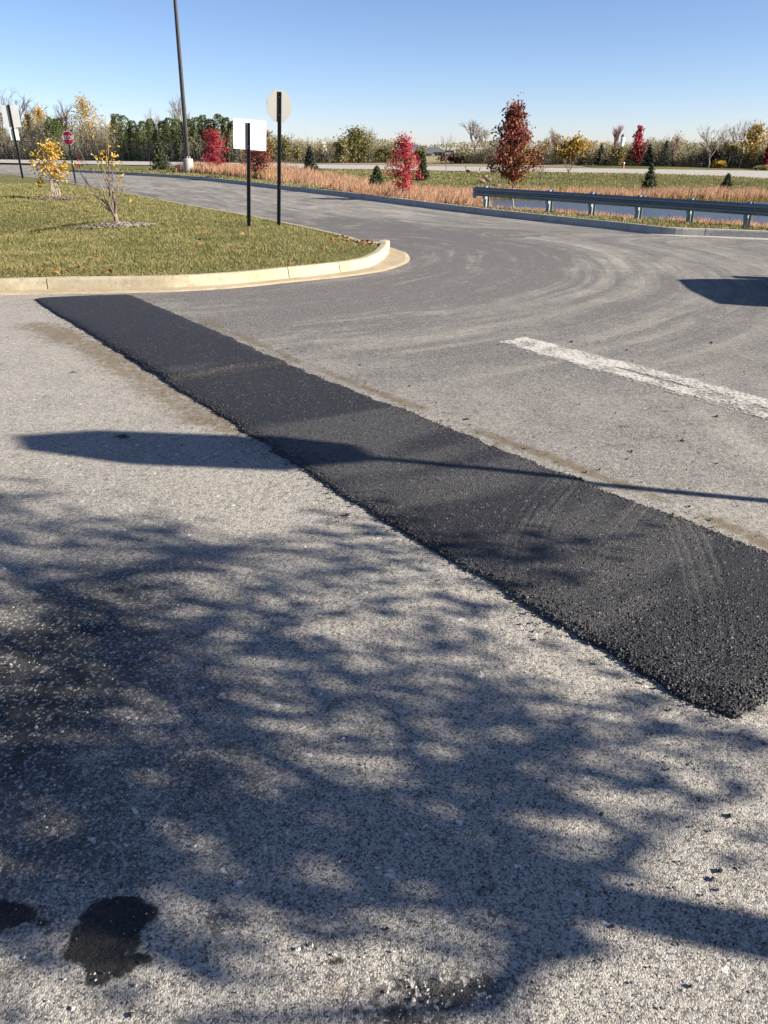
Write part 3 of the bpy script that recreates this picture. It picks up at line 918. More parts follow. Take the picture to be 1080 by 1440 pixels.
gx = np.unique(np.r_[-np.geomspace(60, 900, 26), np.linspace(-60, -14, 60), np.linspace(-14, 34, 240), np.geomspace(34, 900, 40)])
gv = np.r_[np.linspace(0, 1, 190), 1 + np.geomspace(0.01, 28, 60)]
GX = np.broadcast_to(gx[None], (len(gv), len(gx)))
y0 = yk(gx) + 0.15
y0 = np.where(gx < -60, 103.6 + (-60 - gx) * 0.72, y0)
span = np.maximum(46.0, 0 * gx)
GY = y0[None] + span[None] * gv[:, None]
GZ = land_z(GX.ravel(), GY.ravel())
mb = MB(); mb.add(np.c_[GX.ravel(), GY.ravel(), GZ], grid_faces(len(gv), len(gx)))
tag(mb.build('meadow_ground', M['field'], smooth=True), 'grassy ground beyond the road reaching the horizon', kind='structure')

# far land to the left of the lot so that the lawn does not end in the void
mb = MB()
qx, qy = np.meshgrid(np.linspace(-500, -59.5, 30), np.linspace(-60, 104, 30))
mb.add(np.c_[qx.ravel(), qy.ravel(), np.full(qx.size, 0.08)], grid_faces(30, 30))
tag(mb.build('lawn_ground', M['field']), 'grass ground far left beyond the lawn', kind='structure')

# cross street
cx_ = np.linspace(-260, 150, 140); cv = np.linspace(0, 1, 6)
qx, qv = np.meshgrid(cx_, cv)
qy = st_near(qx) + (st_far(qx) - st_near(qx)) * qv
zq = np.maximum(land_z(qx.ravel(), qy.ravel()), 0.05)
mb = MB(); mb.add(np.c_[qx.ravel(), qy.ravel(), zq + 0.05], grid_faces(6, 140))
tag(mb.build('cross_street', M['street'], smooth=True), 'pale concrete street crossing behind the meadow', kind='structure')
# straw coloured field behind the street
fx = np.linspace(-14, 16, 40); fv = np.linspace(0, 1, 20)
qx, qv = np.meshgrid(fx, fv)
qy = st_far(qx) + 1.0 + 75 * qv
mb = MB(); mb.add(np.c_[qx.ravel() , qy.ravel(), land_z(qx.ravel(), qy.ravel()) + 0.05], grid_faces(20, 40))
tag(mb.build('straw_field', M['straw'], smooth=True), 'dry tan field behind the cross street', kind='structure')
# pond
px2 = np.linspace(2.5, 60, 60); pv = np.linspace(0, 1, 12)
qx, qv = np.meshgrid(px2, pv)
qy = np.where(qx > 11.4, 23.0 - 0.3 * (qx - 11.4), 28.4 - 0.95 * (qx - 5.96)) * (1 - qv) + 38 * qv
mb = MB(); mb.add(np.c_[qx.ravel(), qy.ravel(), np.full(qx.size, -0.50)], grid_faces(12, 60))
tag(mb.build('pond_water', M['water']), 'blue grey pond behind the guardrail', kind='structure')

# ---------------------------------------------------------------- guardrail
gp = [gr(x, y, 0.13) for x, y in ((678, 288), (776, 294.5), (831.5, 299), (895, 305), (966, 311), (1049, 317))]
gp = np.array(gp)
# straight best line through the post feet, posts evenly spaced
c_ = gp.mean(0); u_ = np.linalg.svd(gp - c_)[2][0]
if u_[0] < 0: u_ = -u_
tpar = (gp - c_) @ u_
rail_dir = u_; rail_n = np.array([u_[1], -u_[0]])       # towards the road
if rail_n[1] > 0: rail_n = -rail_n
rail = thing('guardrail', 'long galvanised steel guardrail on posts in front of the pond', 'guardrail', (c_[0], c_[1], 0))
t0 = tpar[0] - 0.35
posts = [tpar[0]] + list(np.arange(tpar[1], 40, (tpar[-1] - tpar[1]) / 4))[:11]
RAILTOP = 0.60
wz = np.array([0.0, 0.018, 0.05, 0.085, 0.11, 0.135, 0.155, 0.175, 0.20, 0.225, 0.26, 0.292, 0.31]) * 0.78 - 0.242
wo_ = np.array([0.0, 0.012, 0.07, 0.083, 0.07, 0.02, 0.0, 0.02, 0.07, 0.083, 0.07, 0.012, 0.0])
ends = [t0] + [posts[2] + 0.12] + [posts[4] + 0.1, posts[6] + 0.1, posts[8] + 0.1, posts[-1] + 0.4]
zg = 0.12
RZ = lambda t: float(zr(c_[0] + rail_dir[0] * t, c_[1] + rail_dir[1] * t))


def rp3(t, off, z): return np.array([rail_dir[0] * t + rail_n[0] * off, rail_dir[1] * t + rail_n[1] * off, z + RZ(t)])


for a, b, k in zip(ends[:-1], ends[1:], range(9)):
    v = []
    tl = np.linspace(a, b + 0.15, 8)
    for t in tl:
        for o_, z_ in zip(wo_, wz): v.append(rp3(t, 0.10 + o_ + 0.004 * (k % 2), zg + RAILTOP + z_ - 0.12))
    v = np.array(v); vb = v.copy(); vb -= np.r_[rail_n * 0.006, 0]
    mb = MB(); mb.add(v, grid_faces(8, 13)); mb.add(vb, grid_faces(8, 13)[:, ::-1])
    mb.build('rail_beam', M['galv'], rail, smooth=True)
for t in posts:
    mb = MB()
    ang = math.atan2(rail_dir[1], rail_dir[0])
    R = np.array([[math.cos(ang), -math.sin(ang), 0], [math.sin(ang), math.cos(ang), 0], [0, 0, 1]])
    for of in (-0.075, 0.0, 0.075):
        s_ = (0.10, 0.008, 1.14) if of else (0.006, 0.15, 1.14)
        mb.box(rp3(t, -0.03 + of, 0.06), s_, R=R)
    mb.build('post', M['galv'], rail)
    mb = MB(); mb.box(rp3(t, 0.073, zg + RAILTOP - 0.27), (0.10, 0.05, 0.33), R=R)
    mb.build('blockout', M['galv'], rail)
mb = MB()
for k, an in enumerate(np.linspace(-1.2, 1.2, 7)): pass
v = []
for an in np.linspace(0, math.pi * 0.9, 8):
    for z_ in (0, -0.31): v.append(rp3(t0 - 0.10 * math.sin(an), 0.13 - 0.075 * (1 - math.cos(an)), zg + RAILTOP - 0.12 + z_))
mb.add(np.array(v), grid_faces(8, 2))
mb.build('end_terminal', M['galv'], rail, smooth=True)

# ---------------------------------------------------------------- signs
OCT = [(math.cos(math.radians(22.5 + 45 * k)), math.sin(math.radians(22.5 + 45 * k))) for k in range(8)]


def oct_poly(w): r = w / 2 / math.cos(math.radians(22.5)); return np.array(OCT) * r


def frame(yaw, loc):
    """sign frame: local x = to the right seen from its back, local z out of the back face, local y = up"""
    c, s = math.cos(yaw), math.sin(yaw)
    Mx = np.eye(4)
    Mx[:3, 0] = (c, s, 0); Mx[:3, 1] = (0, 0, 1); Mx[:3, 2] = (s, -c, 0); Mx[:3, 3] = loc
    return Mx


def tilt(o, deg, yaw=0.0):
    o.rotation_euler = (0, math.radians(deg), 0)


def u_post(mb, h, w=0.06):
    """perforated channel post: web and two flanges"""
    mb.box((0, 0, h / 2 - 0.25), (w, 0.012, h + 0.5)); mb.box((-w / 2, -0.018, h / 2 - 0.25), (0.012, 0.032, h + 0.5)); mb.box((w / 2, -0.018, h / 2 - 0.25), (0.012, 0.032, h + 0.5))
    return mb


def letters(txt, size, mat, parent, Mx):
    cu = bpy.data.curves.new('lettering', 'FONT'); cu.body = txt; cu.size = size; cu.align_x = 'CENTER'; cu.align_y = 'CENTER'; cu.extrude = 0.001; cu.offset = 0.006 * size / 0.3
    cu.materials.append(mat)
    tmp = bpy.data.objects.new('tmp', cu)
    me = bpy.data.meshes.new_from_object(tmp)
    bpy.data.objects.remove(tmp)
    o = bpy.data.objects.new('lettering', me); COL.objects.link(o); o.parent = parent; o.matrix_local = Matrix(Mx.tolist())
    return o


def stop_sign(name, label, loc, yaw, h, w, lean, group, back_to_us=True, pw=0.06, shift=0.0, roll=0.0):
    """yaw: heading of the panel's width; its back looks along frame z"""
    t = thing(name, label, 'sign', loc, group=group); tilt(t, lean)
    u_post(MB(), h, pw).build('post', M['black_steel'], t)
    zc = h - w / 2 + 0.03
    off = 0.012
    fr = frame(yaw, (0, 0, zc)); n = fr[:3, 2]
    ax, ay = fr[:3, 0].copy(), fr[:3, 1].copy()
    fr[:3, 0] = ax * math.cos(roll) - ay * math.sin(roll); fr[:3, 1] = ay * math.cos(roll) + ax * math.sin(roll)
    f2 = fr.copy(); f2[:3, 3] = np.array([0, 0, zc]) - n * off + fr[:3, 0] * shift
    MB().prism(oct_poly(w), -0.004, 0.0, f2).build('panel', M['alu'], t)
    # front: white edge and red field a little proud of it
    MB().prism(oct_poly(w), -0.006, -0.0045, f2).build('border', M['white'], t)
    MB().prism(oct_poly(w * 0.93), -0.008, -0.0065, f2).build('red_field', M['red'], t)
    f3 = f2.copy(); f3[:3, 0] = -f2[:3, 0]; f3[:3, 2] = -f2[:3, 2]; f3[:3, 3] = f2[:3, 3] - n * 0.0105
    letters('STOP', w * 0.42, M['white'], t, f3)
    for dz in (-0.15, 0.15):
        MB().tube([np.array([0, -0.03, zc + dz]), np.array([0, 0.0, zc + dz])], 0.008, 6).build('bolt', M['galv'], t)
    return t


b = g(350, 317.5, 0.23)
SY = b[1]; SZ = float(lawn_z(b[0], b[1])); zc_w = at_depth(352, 189, SY)[1] - SZ; zp_w = at_depth(352, 172, SY)[1] - SZ
ws = thing('blank_sign', 'white rectangular sign on black post, blank side showing', 'sign', (b[0], b[1], float(lawn_z(b[0], b[1]))))
tilt(ws, 4.3)
u_post(MB(), zp_w, 0.06).build('post', M['black_steel'], ws)
yw = math.radians(24)
fr = frame(yw, (0.03, 0, zc_w)); fr[:3, 3] -= fr[:3, 2] * 0.014
MB().prism([(-0.31, -0.25), (0.31, -0.25), (0.31, 0.25), (-0.31, 0.25)], -0.005, 0.0, fr).build('panel', M['white'], ws)
for dz in (-0.2, 0.2): MB().tube([(0, -0.03, zc_w + dz), (0, 0, zc_w + dz)], 0.008, 6).build('bolt', M['galv'], ws)
b = g(392, 316, 0.2)
stop_sign('stop_sign', 'grey back of an octagonal stop sign on tall black post', (b[0], b[1], float(lawn_z(b[0], b[1]))), math.radians(40), at_depth(394, 128.5, b[1])[1] - float(lawn_z(b[0], b[1])), 0.54, 4.0, 'stop signs')
# far stop sign facing the camera
Yf = 40.0
xs_, zs_ = at_depth(96, 194, Yf)
fs = stop_sign('stop_sign', 'red stop sign facing the lot at the far end of the road', (xs_, Yf, 0.1), math.radians(172), zs_ + 0.17, 0.60, 0, 'stop signs')
# double sign at the left edge
Yd = 42.0
xd, zd0 = at_depth(32, 249, Yd)
ds = thing('double_sign', 'grey backs of a large and a small panel on one black post', 'sign', (xd, Yd, max(zd0, 0.1)))
zl = [at_depth(20, yy, Yd)[1] - ds.location.z for yy in (147, 148, 179, 181.5, 197)]
u_post(MB(), zl[0], 0.09).build('post', M['black_steel'], ds)
fr = frame(math.radians(10), (0, 0, (zl[1] + zl[2]) / 2)); fr[:3, 3] -= fr[:3, 2] * 0.02
MB().prism([(-0.40, (zl[2] - zl[1]) / 2), (0.40, (zl[2] - zl[1]) / 2), (0.40, (zl[1] - zl[2]) / 2), (-0.40, (zl[1] - zl[2]) / 2)], -0.006, 0, fr).build('large_panel', M['alu_light'], ds)
fr = frame(math.radians(10), (0.0, 0, (zl[3] + zl[4]) / 2)); fr[:3, 3] -= fr[:3, 2] * 0.02
MB().prism([(-0.2, (zl[4] - zl[3]) / 2), (0.2, (zl[4] - zl[3]) / 2), (0.2, (zl[3] - zl[4]) / 2), (-0.2, (zl[3] - zl[4]) / 2)], -0.006, 0, fr).build('small_panel', M['white'], ds)

# ---------------------------------------------------------------- light pole
b = g(266, 247, 0.0)
lp = thing('light_pole', 'tall dark bronze light pole on concrete base beside the road', 'light pole', (b[0], b[1], 0.05))
tilt(lp, 1.6)
mb = MB(); mb.tube([(0, 0, -0.3), (0, 0, 0.90), (0, 0, 0.94)], [0.31, 0.31, 0.28], 20); mb.build('concrete_base', M['kerb_grey'], lp)
mb = MB(); mb.tube([(0, 0, 0.93), (0, 0, 1.08)], [0.19, 0.16], 4); mb.build('base_cover', M['bronze'], lp)
mb = MB(); mb.tube([(0, 0, 0.80), (0, 0, 14.0)], [0.14, 0.085], 10); mb.build('pole', M['bronze'], lp)
for sg in (-1, 1):
    mb = MB(); mb.box((sg * 0.55, 0, 13.85), (0.75, 0.42, 0.16)); mb.box((sg * 0.12, 0, 13.85), (0.2, 0.06, 0.06))
    lh = mb.build('lamp_head', M['bronze'], lp)
    mb = MB(); mb.box((sg * 0.6, 0, 13.765), (0.5, 0.34, 0.012)); mb.build('lens', M['glass'], lh)

# ---------------------------------------------------------------- stop sign standing off the right edge, its shadow crosses the strip
cot = 1 / math.tan(SUN_EL)
tip = np.array([-1.88, 4.36])
hs = 2.80
bs = tip - SH * (hs * cot)
stop_sign('stop_sign', 'stop sign just outside the right edge casting the long shadow', (bs[0], bs[1], 0.0), math.atan2(0.42, 0.91), hs, 0.86, 0, 'stop signs', pw=0.085, shift=-0.15, roll=math.radians(13))


# ---------------------------------------------------------------- trees and shrubs
def limb(mb, p0, p1, r0, r1, rng, wig=0.06, n=5, sides=5):
    p0 = np.asarray(p0, float); p1 = np.asarray(p1, float)
    t = np.linspace(0, 1, n)[:, None]
    L = np.linalg.norm(p1 - p0)
    p = p0 + (p1 - p0) * t + rng.normal(size=(n, 3)) * wig * L * np.sin(t * math.pi)
    mb.tube(p, np.linspace(r0, r1, n), sides, cap=False)
    return p


def deciduous(rng, H, Wd, nleaf, leaf, clear=0.12, shape=None, trunk=None, limbs=26, spread=0.16, top=0.97):
    """returns (wood, crown) mesh builders; shape(f) gives the radius share at height share f of the crown"""
    wood, crown = MB(), MB()
    shape = shape or (lambda f: np.sin(np.clip(f, 0, 1) ** 0.7 * math.pi) ** 0.7)
    tr = trunk or 0.016 * H + 0.012
    tp = limb(wood, (0, 0, -0.1), (rng.normal() * 0.03 * H, rng.normal() * 0.03 * H, H * top), tr, 0.006, rng, 0.012, 9, 7)
    per = max(3, nleaf // limbs)
    for k in range(limbs):
        f = (k + rng.uniform(0, 1)) / limbs
        zc = H * (clear + (top - clear) * f)
        az = k * 2.4 + rng.normal() * 0.4
        rr = Wd / 2 * float(shape(f)) * rng.uniform(0.40, 1.22)
        i = np.interp(zc * 0.82, tp[:, 2], np.arange(9))
        p0 = np.array([np.interp(i, np.arange(9), tp[:, q]) for q in range(3)])
        pe = p0 + np.array([math.cos(az) * rr, math.sin(az) * rr, zc - p0[2] + 0.25 * rr])
        lp_ = limb(wood, p0, pe, tr * 0.38 * (1 - 0.6 * f), 0.004, rng, 0.07)
        w = rng.beta(2.0, 1.1, per)
        ii = w * 4
        c = np.stack([np.interp(ii, np.arange(5), lp_[:, q]) for q in range(3)], 1)
        sp = spread * Wd * (0.35 + 0.65 * w)[:, None]
        c = c + rng.normal(size=(per, 3)) * sp * np.array([1, 1, 0.8])
        crown.leaves(c, leaf, rng, a=np.clip(rng.normal(0.5, 0.22, per) + rng.normal() * 0.12, 0, 1))
    return wood, crown


def bare(rng, H, Wd, depth=4, lean=0.0, r0=None, forks=(3, 4), vase=0.5):
    wood = MB()
    tips = []

    def grow(p, d, L, r, lv):
        e = p + d * L
        pp = limb(wood, p, e, r, r * 0.62, rng, 0.05, 4 if lv < 2 else 3, 5 if lv < 2 else 3)
        tips.append(e)
        if lv >= depth: return
        for k in range(rng.integers(*forks) if lv else 5):
            a = rng.uniform(0, 2 * math.pi); sp = rng.uniform(0.35, 0.8) * vase * 1.3
            nd = d + np.array([math.cos(a) * sp * Wd / H * 2.0, math.sin(a) * sp * Wd / H * 2.0, rng.uniform(0.0, 0.35)])
            nd /= np.linalg.norm(nd)
            q = pp[-1] if rng.random() < 0.6 else pp[-2] + (pp[-1] - pp[-2]) * rng.random()
            grow(q, nd, L * rng.uniform(0.55, 0.85), r * 0.6, lv + 1)

    L0 = H * 0.30
    grow(np.array([0, 0, -0.1]), np.array([lean, 0, 1.0]), L0, r0 or H * 0.019, 0)
    v = np.vstack(wood.v)
    k = H / v[:, 2].max()
    ww = (np.percentile(np.abs(v[:, 0]), 97) * 2 + 1e-6)
    s = np.array([Wd / ww, Wd / ww, k])
    wood.v = [a * s for a in wood.v]
    return wood, np.array(tips) * s


def spruce(rng, H, Wd, mat_dense=1.0):
    wood, crown = MB(), MB()
    wood.tube([(0, 0, -0.1), (0, 0, H * 0.5), (0, 0, H)], [0.022 * H + 0.01, 0.012 * H, 0.004], 6)
    nl = int(15 + 4 * H)
    for k in range(nl):
        f = (k + rng.uniform(-0.3, 0.3)) / nl
        f = min(max(f, 0.02), 0.995)
        zc = H * (0.05 + 0.95 * f)
        R = Wd * 0.58 * (1 - f) ** 0.8 * rng.uniform(0.82, 1.12) + 0.03
        nb = int(7 + 6 * (1 - f))
        for j in range(nb):
            az = j / nb * 2 * math.pi + k * 1.1 + rng.normal() * 0.15
            rr = R * rng.uniform(0.7, 1.12)
            n = max(4, int(15 * (0.3 + rr / (Wd / 2)) * mat_dense))
            w = rng.uniform(0.08, 1, n)
            d = np.array([math.cos(az), math.sin(az)])
            c = np.c_[d[0] * rr * w, d[1] * rr * w, zc - 0.22 * rr * w + 0.10 * rr * w ** 2 * 2.0 * (1 - f) * 0.6]
            sd_ = rng.normal(size=n) * 0.16 * rr * (1.1 - w) + rng.normal(size=n) * 0.02
            c[:, 0] += -d[1] * sd_; c[:, 1] += d[0] * sd_; c[:, 2] += rng.normal(size=n) * 0.018 * H * 0.6
            crown.leaves(c, (0.028 * H ** 0.6 + 0.012) * 1.45, rng, aspect=0.42)
    return wood, crown


def column(rng, H, Wd, n, leaf):
    """arborvitae: dense upright flame"""
    wood, crown = MB(), MB()
    wood.tube([(0, 0, -0.1), (0, 0, H * 0.6)], [0.06, 0.03], 5)
    f = rng.uniform(0.0, 1, n) ** 0.9
    R = Wd / 2 * np.clip(np.sqrt(np.clip(1 - np.clip((f - 0.45) / 0.58, 0, 1) ** 2, 0, 1)), 0.05, 1) * np.clip(0.7 + f, 0, 1) * (0.75 + 0.35 * vnoise(f * 9, f * 0 + rng.integers(99), 3))
    az = rng.uniform(0, 2 * math.pi, n)
    lump = 0.8 + 0.35 * vnoise(az * 2.2, f * 7, int(rng.integers(99)))
    rr = R * lump * rng.uniform(0.6, 1.05, n)
    c = np.c_[np.cos(az) * rr, np.sin(az) * rr, f * H]
    crown.leaves(c, leaf, rng, aspect=0.45, a=np.clip(rng.normal(0.5, 0.2, n) + (lump - 1) * 0.6, 0, 1))
    return wood, crown


def bush(rng, H, Wd, n, leaf, stems=9):
    wood, crown = MB(), MB()
    for k in range(stems):
        a = rng.uniform(0, 2 * math.pi); r = Wd / 2 * rng.uniform(0.2, 0.8)
        limb(wood, (0, 0, -0.05), (math.cos(a) * r, math.sin(a) * r, H * rng.uniform(0.55, 0.95)), 0.008 * H + 0.008, 0.004, rng, 0.07)
    nl = max(8, int(n / 45))
    for k in range(nl):
        u = rng.normal(size=3); u /= np.linalg.norm(u)
        q = rng.uniform(0.35, 0.95)
        c0_ = np.array([u[0] * Wd / 2 * q, u[1] * Wd / 2 * q, H * 0.52 + u[2] * H * 0.44 * q])
        m_ = n // nl
        c = c0_ + rng.normal(size=(m_, 3)) * np.array([0.10 * Wd, 0.10 * Wd, 0.09 * H])
        c[:, 2] = np.clip(c[:, 2], 0.02, None)
        crown.leaves(c, leaf, rng, a=np.clip(rng.normal(0.5, 0.2, m_) + rng.normal() * 0.15, 0, 1))
    return wood, crown


def plant(name, label, cat, loc, wood, crown, mw, mc, group=None, rz=0.0, extra=None):
    t = thing(name, label, cat, loc, rz, group)
    wood.build('trunk', mw, t)
    if crown is not None and crown.n: crown.build('crown', mc, t)
    return t


def place(px, basey, topy, wpx, Y=None, z=None):
    """foot point, height and width of a plant from its pixel box; distance from the ground it stands on"""
    if Y is None:
        q = g(px, basey, 0.0 if z is None else z); Y = q[1]
    x, zt = at_depth(px, topy, Y)
    x, _ = at_depth(px, basey, Y)
    z0 = float(land_z(np.array([x]), np.array([Y]))[0]) if z is None else z
    xa, _ = at_depth(px - wpx / 2, (basey + topy) / 2, Y); xb, _ = at_depth(px + wpx / 2, (basey + topy) / 2, Y)
    return np.array([x, Y, z0]), max(0.3, zt - z0), xb - xa


# -- island shrub trees
rng = np.random.default_rng(11)
b = g(165, 322, 0.16)
loc1 = (b[0], b[1], float(lawn_z(b[0], b[1])))
wood, crown = MB(), MB()
limb(wood, (0, 0, -0.1), (0.0, 0, 0.26), 0.05, 0.042, rng, 0.02, 4, 8)
tops = [(-0.72, 0.1, 1.30), (-0.48, -0.2, 1.62), (-0.36, 0.1, 1.9), (-0.15, -0.1, 1.75), (0.0, 0.15, 1.85), (0.10, -0.1, 2.05), (0.05, 0.2, 1.5), (0.22, 0.1, 1.3), (-0.85, -0.1, 1.05), (-0.62, 0.25, 1.05), (0.3, -0.1, 0.85)]
for k, tpp in enumerate(tops):
    lp_ = limb(wood, (rng.normal() * 0.02, rng.normal() * 0.02, 0.2 + 0.02 * (k % 3)), tpp, 0.020 if k < 7 else 0.011, 0.004, rng, 0.03, 6, 5)
    for j in range(4):
        q = lp_[rng.integers(2, 6)]
        limb(wood, q, q + np.array([rng.normal() * 0.14, rng.normal() * 0.14, rng.uniform(0.08, 0.3)]), 0.005, 0.0025, rng, 0.05, 3, 3)
for cpt, nn_, s_ in (((0.10, -0.05, 1.62), 34, 0.10), ((0.02, 0, 1.45), 26, 0.10), ((0.16, 0.0, 1.35), 26, 0.09), ((0.18, 0, 1.05), 22, 0.09), ((0.14, 0, 0.85), 14, 0.07), ((-0.14, 0, 1.40), 22, 0.09), ((0.12, 0, 1.9), 12, 0.08), ((-0.6, 0, 1.25), 12, 0.07), ((0.05, 0.1, 1.2), 10, 0.08), ((0.22, 0, 0.55), 6, 0.06)):
    crown.leaves(np.array(cpt) + rng.normal(size=(int(nn_ * 0.8), 3)) * s_, 0.036, rng)
t = plant('young_tree', 'nearly bare multi-stemmed young tree with few yellow leaves', 'tree', loc1, wood, crown, M['bark'], M['gold'], 'young trees on the island lawn')
t.scale = (0.92, 0.92, 0.86)
mb = MB(); mb.leaves(np.array([(-0.60, 0, 1.32)]) + rng.normal(size=(10, 3)) * 0.06, 0.045, rng); mb.build('red_leaves', M['scarlet'], t)
b = g(80, 281, 0.2)
loc2 = (b[0], b[1], float(lawn_z(b[0], b[1])))
wood, crown = MB(), MB()
for k in range(9):
    a = k * 0.7; r = rng.uniform(0.12, 0.55)
    lp_ = limb(wood, (rng.normal() * 0.05, rng.normal() * 0.05, -0.05), (math.cos(a) * r, math.sin(a) * r, rng.uniform(1.2, 1.75)), 0.022, 0.005, rng, 0.05, 6, 5)
for k in range(60):
    a = rng.uniform(0, 6.28); rr = rng.uniform(0.1, 0.62); zc = rng.uniform(0.78, 1.85)
    rr *= math.sin(min(max((zc - 0.55) / 1.4, 0.02), 0.98) * math.pi) ** 0.5
    crown.leaves(np.array([math.cos(a) * rr, math.sin(a) * rr, zc]) + rng.normal(size=(14, 3)) * 0.10, 0.055, rng)
crown.leaves(np.array([-0.5, 0, 0.62]) + rng.normal(size=(40, 3)) * 0.10, 0.05, rng)
crown.leaves(np.array([0.35, 0, 0.75]) + rng.normal(size=(24, 3)) * 0.10, 0.05, rng)
plant('young_tree', 'bushy young tree with dense golden yellow leaves on the lawn', 'tree', loc2, wood, crown, M['bark_pale'], M['gold'], 'young trees on the island lawn').scale = (0.88, 0.88, 0.80)


def rocks(n, pos, size, rng, mb=None, squash=0.7):
    """angular little stones: squashed, jittered octahedra with a cut top"""
    mb = mb or MB()
    base = np.array([[1, 0, 0], [0.3, 0.95, 0], [-0.8, 0.6, 0], [-0.8, -0.6, 0], [0.3, -0.95, 0], [0.1, 0.1, 0.9], [0, 0, -0.8], [0.45, -0.2, 0.75]])
    tri = np.array([[0, 1, 7], [1, 5, 7], [1, 2, 5], [2, 3, 5], [3, 4, 5], [4, 7, 5], [4, 0, 7], [1, 0, 6], [2, 1, 6], [3, 2, 6], [4, 3, 6], [0, 4, 6]])
    s = np.broadcast_to(np.asarray(size, float), (n,)) * rng.uniform(0.6, 1.4, n)
    an = rng.uniform(0, 6.28, n)
    v = base[None] * (1 + rng.normal(size=(n, 8, 1)) * 0.18) * s[:, None, None]
    v[..., 2] *= squash
    tx = rng.normal(size=n) * 0.4
    y_ = v[..., 1] * np.cos(tx)[:, None] - v[..., 2] * np.sin(tx)[:, None]; z_ = v[..., 1] * np.sin(tx)[:, None] + v[..., 2] * np.cos(tx)[:, None]
    x_ = v[..., 0] * np.cos(an)[:, None] - y_ * np.sin(an)[:, None]; y2 = v[..., 0] * np.sin(an)[:, None] + y_ * np.cos(an)[:, None]
    v = np.stack([x_, y2, z_], -1) + np.asarray(pos)[:, None]
    mb.add(v.reshape(-1, 3), None, (np.arange(n)[:, None, None] * 8 + tri[None]).reshape(-1, 3), a=np.repeat(rng.uniform(0, 1, n), 8))
    return mb


for loc, label, rx, ry, dx, mats in ((loc1, 'bed of pale stones and mulch under the nearly bare tree', 0.78, 0.42, -0.05, ('stone', 'mulch')), (loc2, 'brown mulch mound under the golden young tree', 0.85, 0.55, 0.05, ('mulch', 'stone'))):
    n = 900
    a = rng.uniform(0, 6.28, n); r = np.sqrt(rng.uniform(0, 1, n))
    X_ = loc[0] + dx + np.cos(a) * r * rx; Y_ = loc[1] + np.sin(a) * r * ry
    Z_ = lawn_z(X_, Y_) + 0.02 + 0.05 * (1 - r)
    ii = rng.uniform(0, 1, n) < (0.45 + 0.3 * np.sign(np.cos(a)) * 0.5 if mats[0] == 'stone' else 0.85)
    rt = bpy.data.objects.new('mulch_bed', None); COL.objects.link(rt); tag(rt, label, 'mulch bed', kind='stuff')
    rocks(ii.sum(), np.c_[X_, Y_, Z_][ii], 0.035, rng, squash=0.5).build('chips', M[mats[0]], rt)
    rocks((~ii).sum(), np.c_[X_, Y_, Z_][~ii], 0.035, rng, squash=0.5).build('chips', M[mats[1]], rt)

# -- feature trees by the road
def red_shape(f): return np.interp(f, [0, 0.08, 0.25, 0.45, 0.7, 0.88, 1], [0.5, 0.85, 1.0, 0.8, 0.52, 0.30, 0.10])


rng = np.random.default_rng(21)
p, H, Wd = place(567, 272, 187, 46, z=-0.02)
w_, c_2 = deciduous(rng, H, Wd * 1.25, 2900, 0.042, 0.06, red_shape, limbs=44, spread=0.07)
plant('maple_tree', 'bright red young maple standing in the pink grass', 'tree', p, w_, c_2, M['bark'], M['scarlet'], 'young maples by the road')
p, H, Wd = place(305, 246, 181, 34, z=0.0)
w_, c_2 = deciduous(rng, H, Wd * 1.1, 2400, 0.055, 0.07, lambda f: np.interp(f, [0, 0.08, 0.3, 0.5, 0.7, 0.88, 1], [0.55, 1, 1, 0.8, 0.85, 0.6, 0.3]), limbs=30, spread=0.10)
plant('maple_tree', 'crimson young maple beside the light pole', 'tree', p, w_, c_2, M['bark'], M['crimson'], 'young maples by the road')
p, H, Wd = place(364, 254, 198, 46, z=0.0)
w_, c_2 = deciduous(rng, H, Wd * 0.95, 2100, 0.055, 0.24, lambda f: np.interp(f, [0, 0.2, 0.6, 1], [0.45, 0.85, 1.0, 0.5]), limbs=26, spread=0.11)
t = plant('maple_tree', 'small rusty red maple partly behind the white sign', 'tree', p, w_, c_2, M['bark_pale'], M['maroon'], 'young maples by the road')
p, H, Wd = place(722, 289, 140, 58, z=-0.12)
def bz_shape(f): return np.interp(f, [0, 0.08, 0.22, 0.42, 0.52, 0.60, 0.70, 0.82, 1], [0.55, 0.95, 1.0, 0.95, 0.62, 0.58, 0.45, 0.30, 0.2])
w_, c_2 = deciduous(rng, H, Wd * 1.32, 5200, 0.055, 0.27, bz_shape, limbs=42, spread=0.075, trunk=0.03)
t = thing('maple_tree', 'tall maroon and bronze maple behind the guardrail', 'tree', p, 0, 'young maples by the road')
w_.build('trunk', M['bark_pale'], t)
# upper leaves maroon, lower inner leaves bronze
qv_ = np.vstack(c_2.v); av_ = np.concatenate(c_2.a); qq = np.vstack(c_2.q)
cz = qv_[qq[:, 0], 2] / H; cxr = qv_[qq[:, 0], 0] / Wd
isb = (rng.uniform(0, 1, len(qq)) + (0.55 - cz) * 1.6 + cxr * 0.5) > 0.75
for sel, nm, mt in ((~isb, 'crown', 'maroon'), (isb, 'bronze_foliage', 'bronze_leaf')):
    mb = MB(); f_ = qq[sel]; mb.add(qv_[f_.ravel()], np.arange(f_.size).reshape(-1, 4), a=av_[f_.ravel()]); mb.build(nm, M[mt], t)

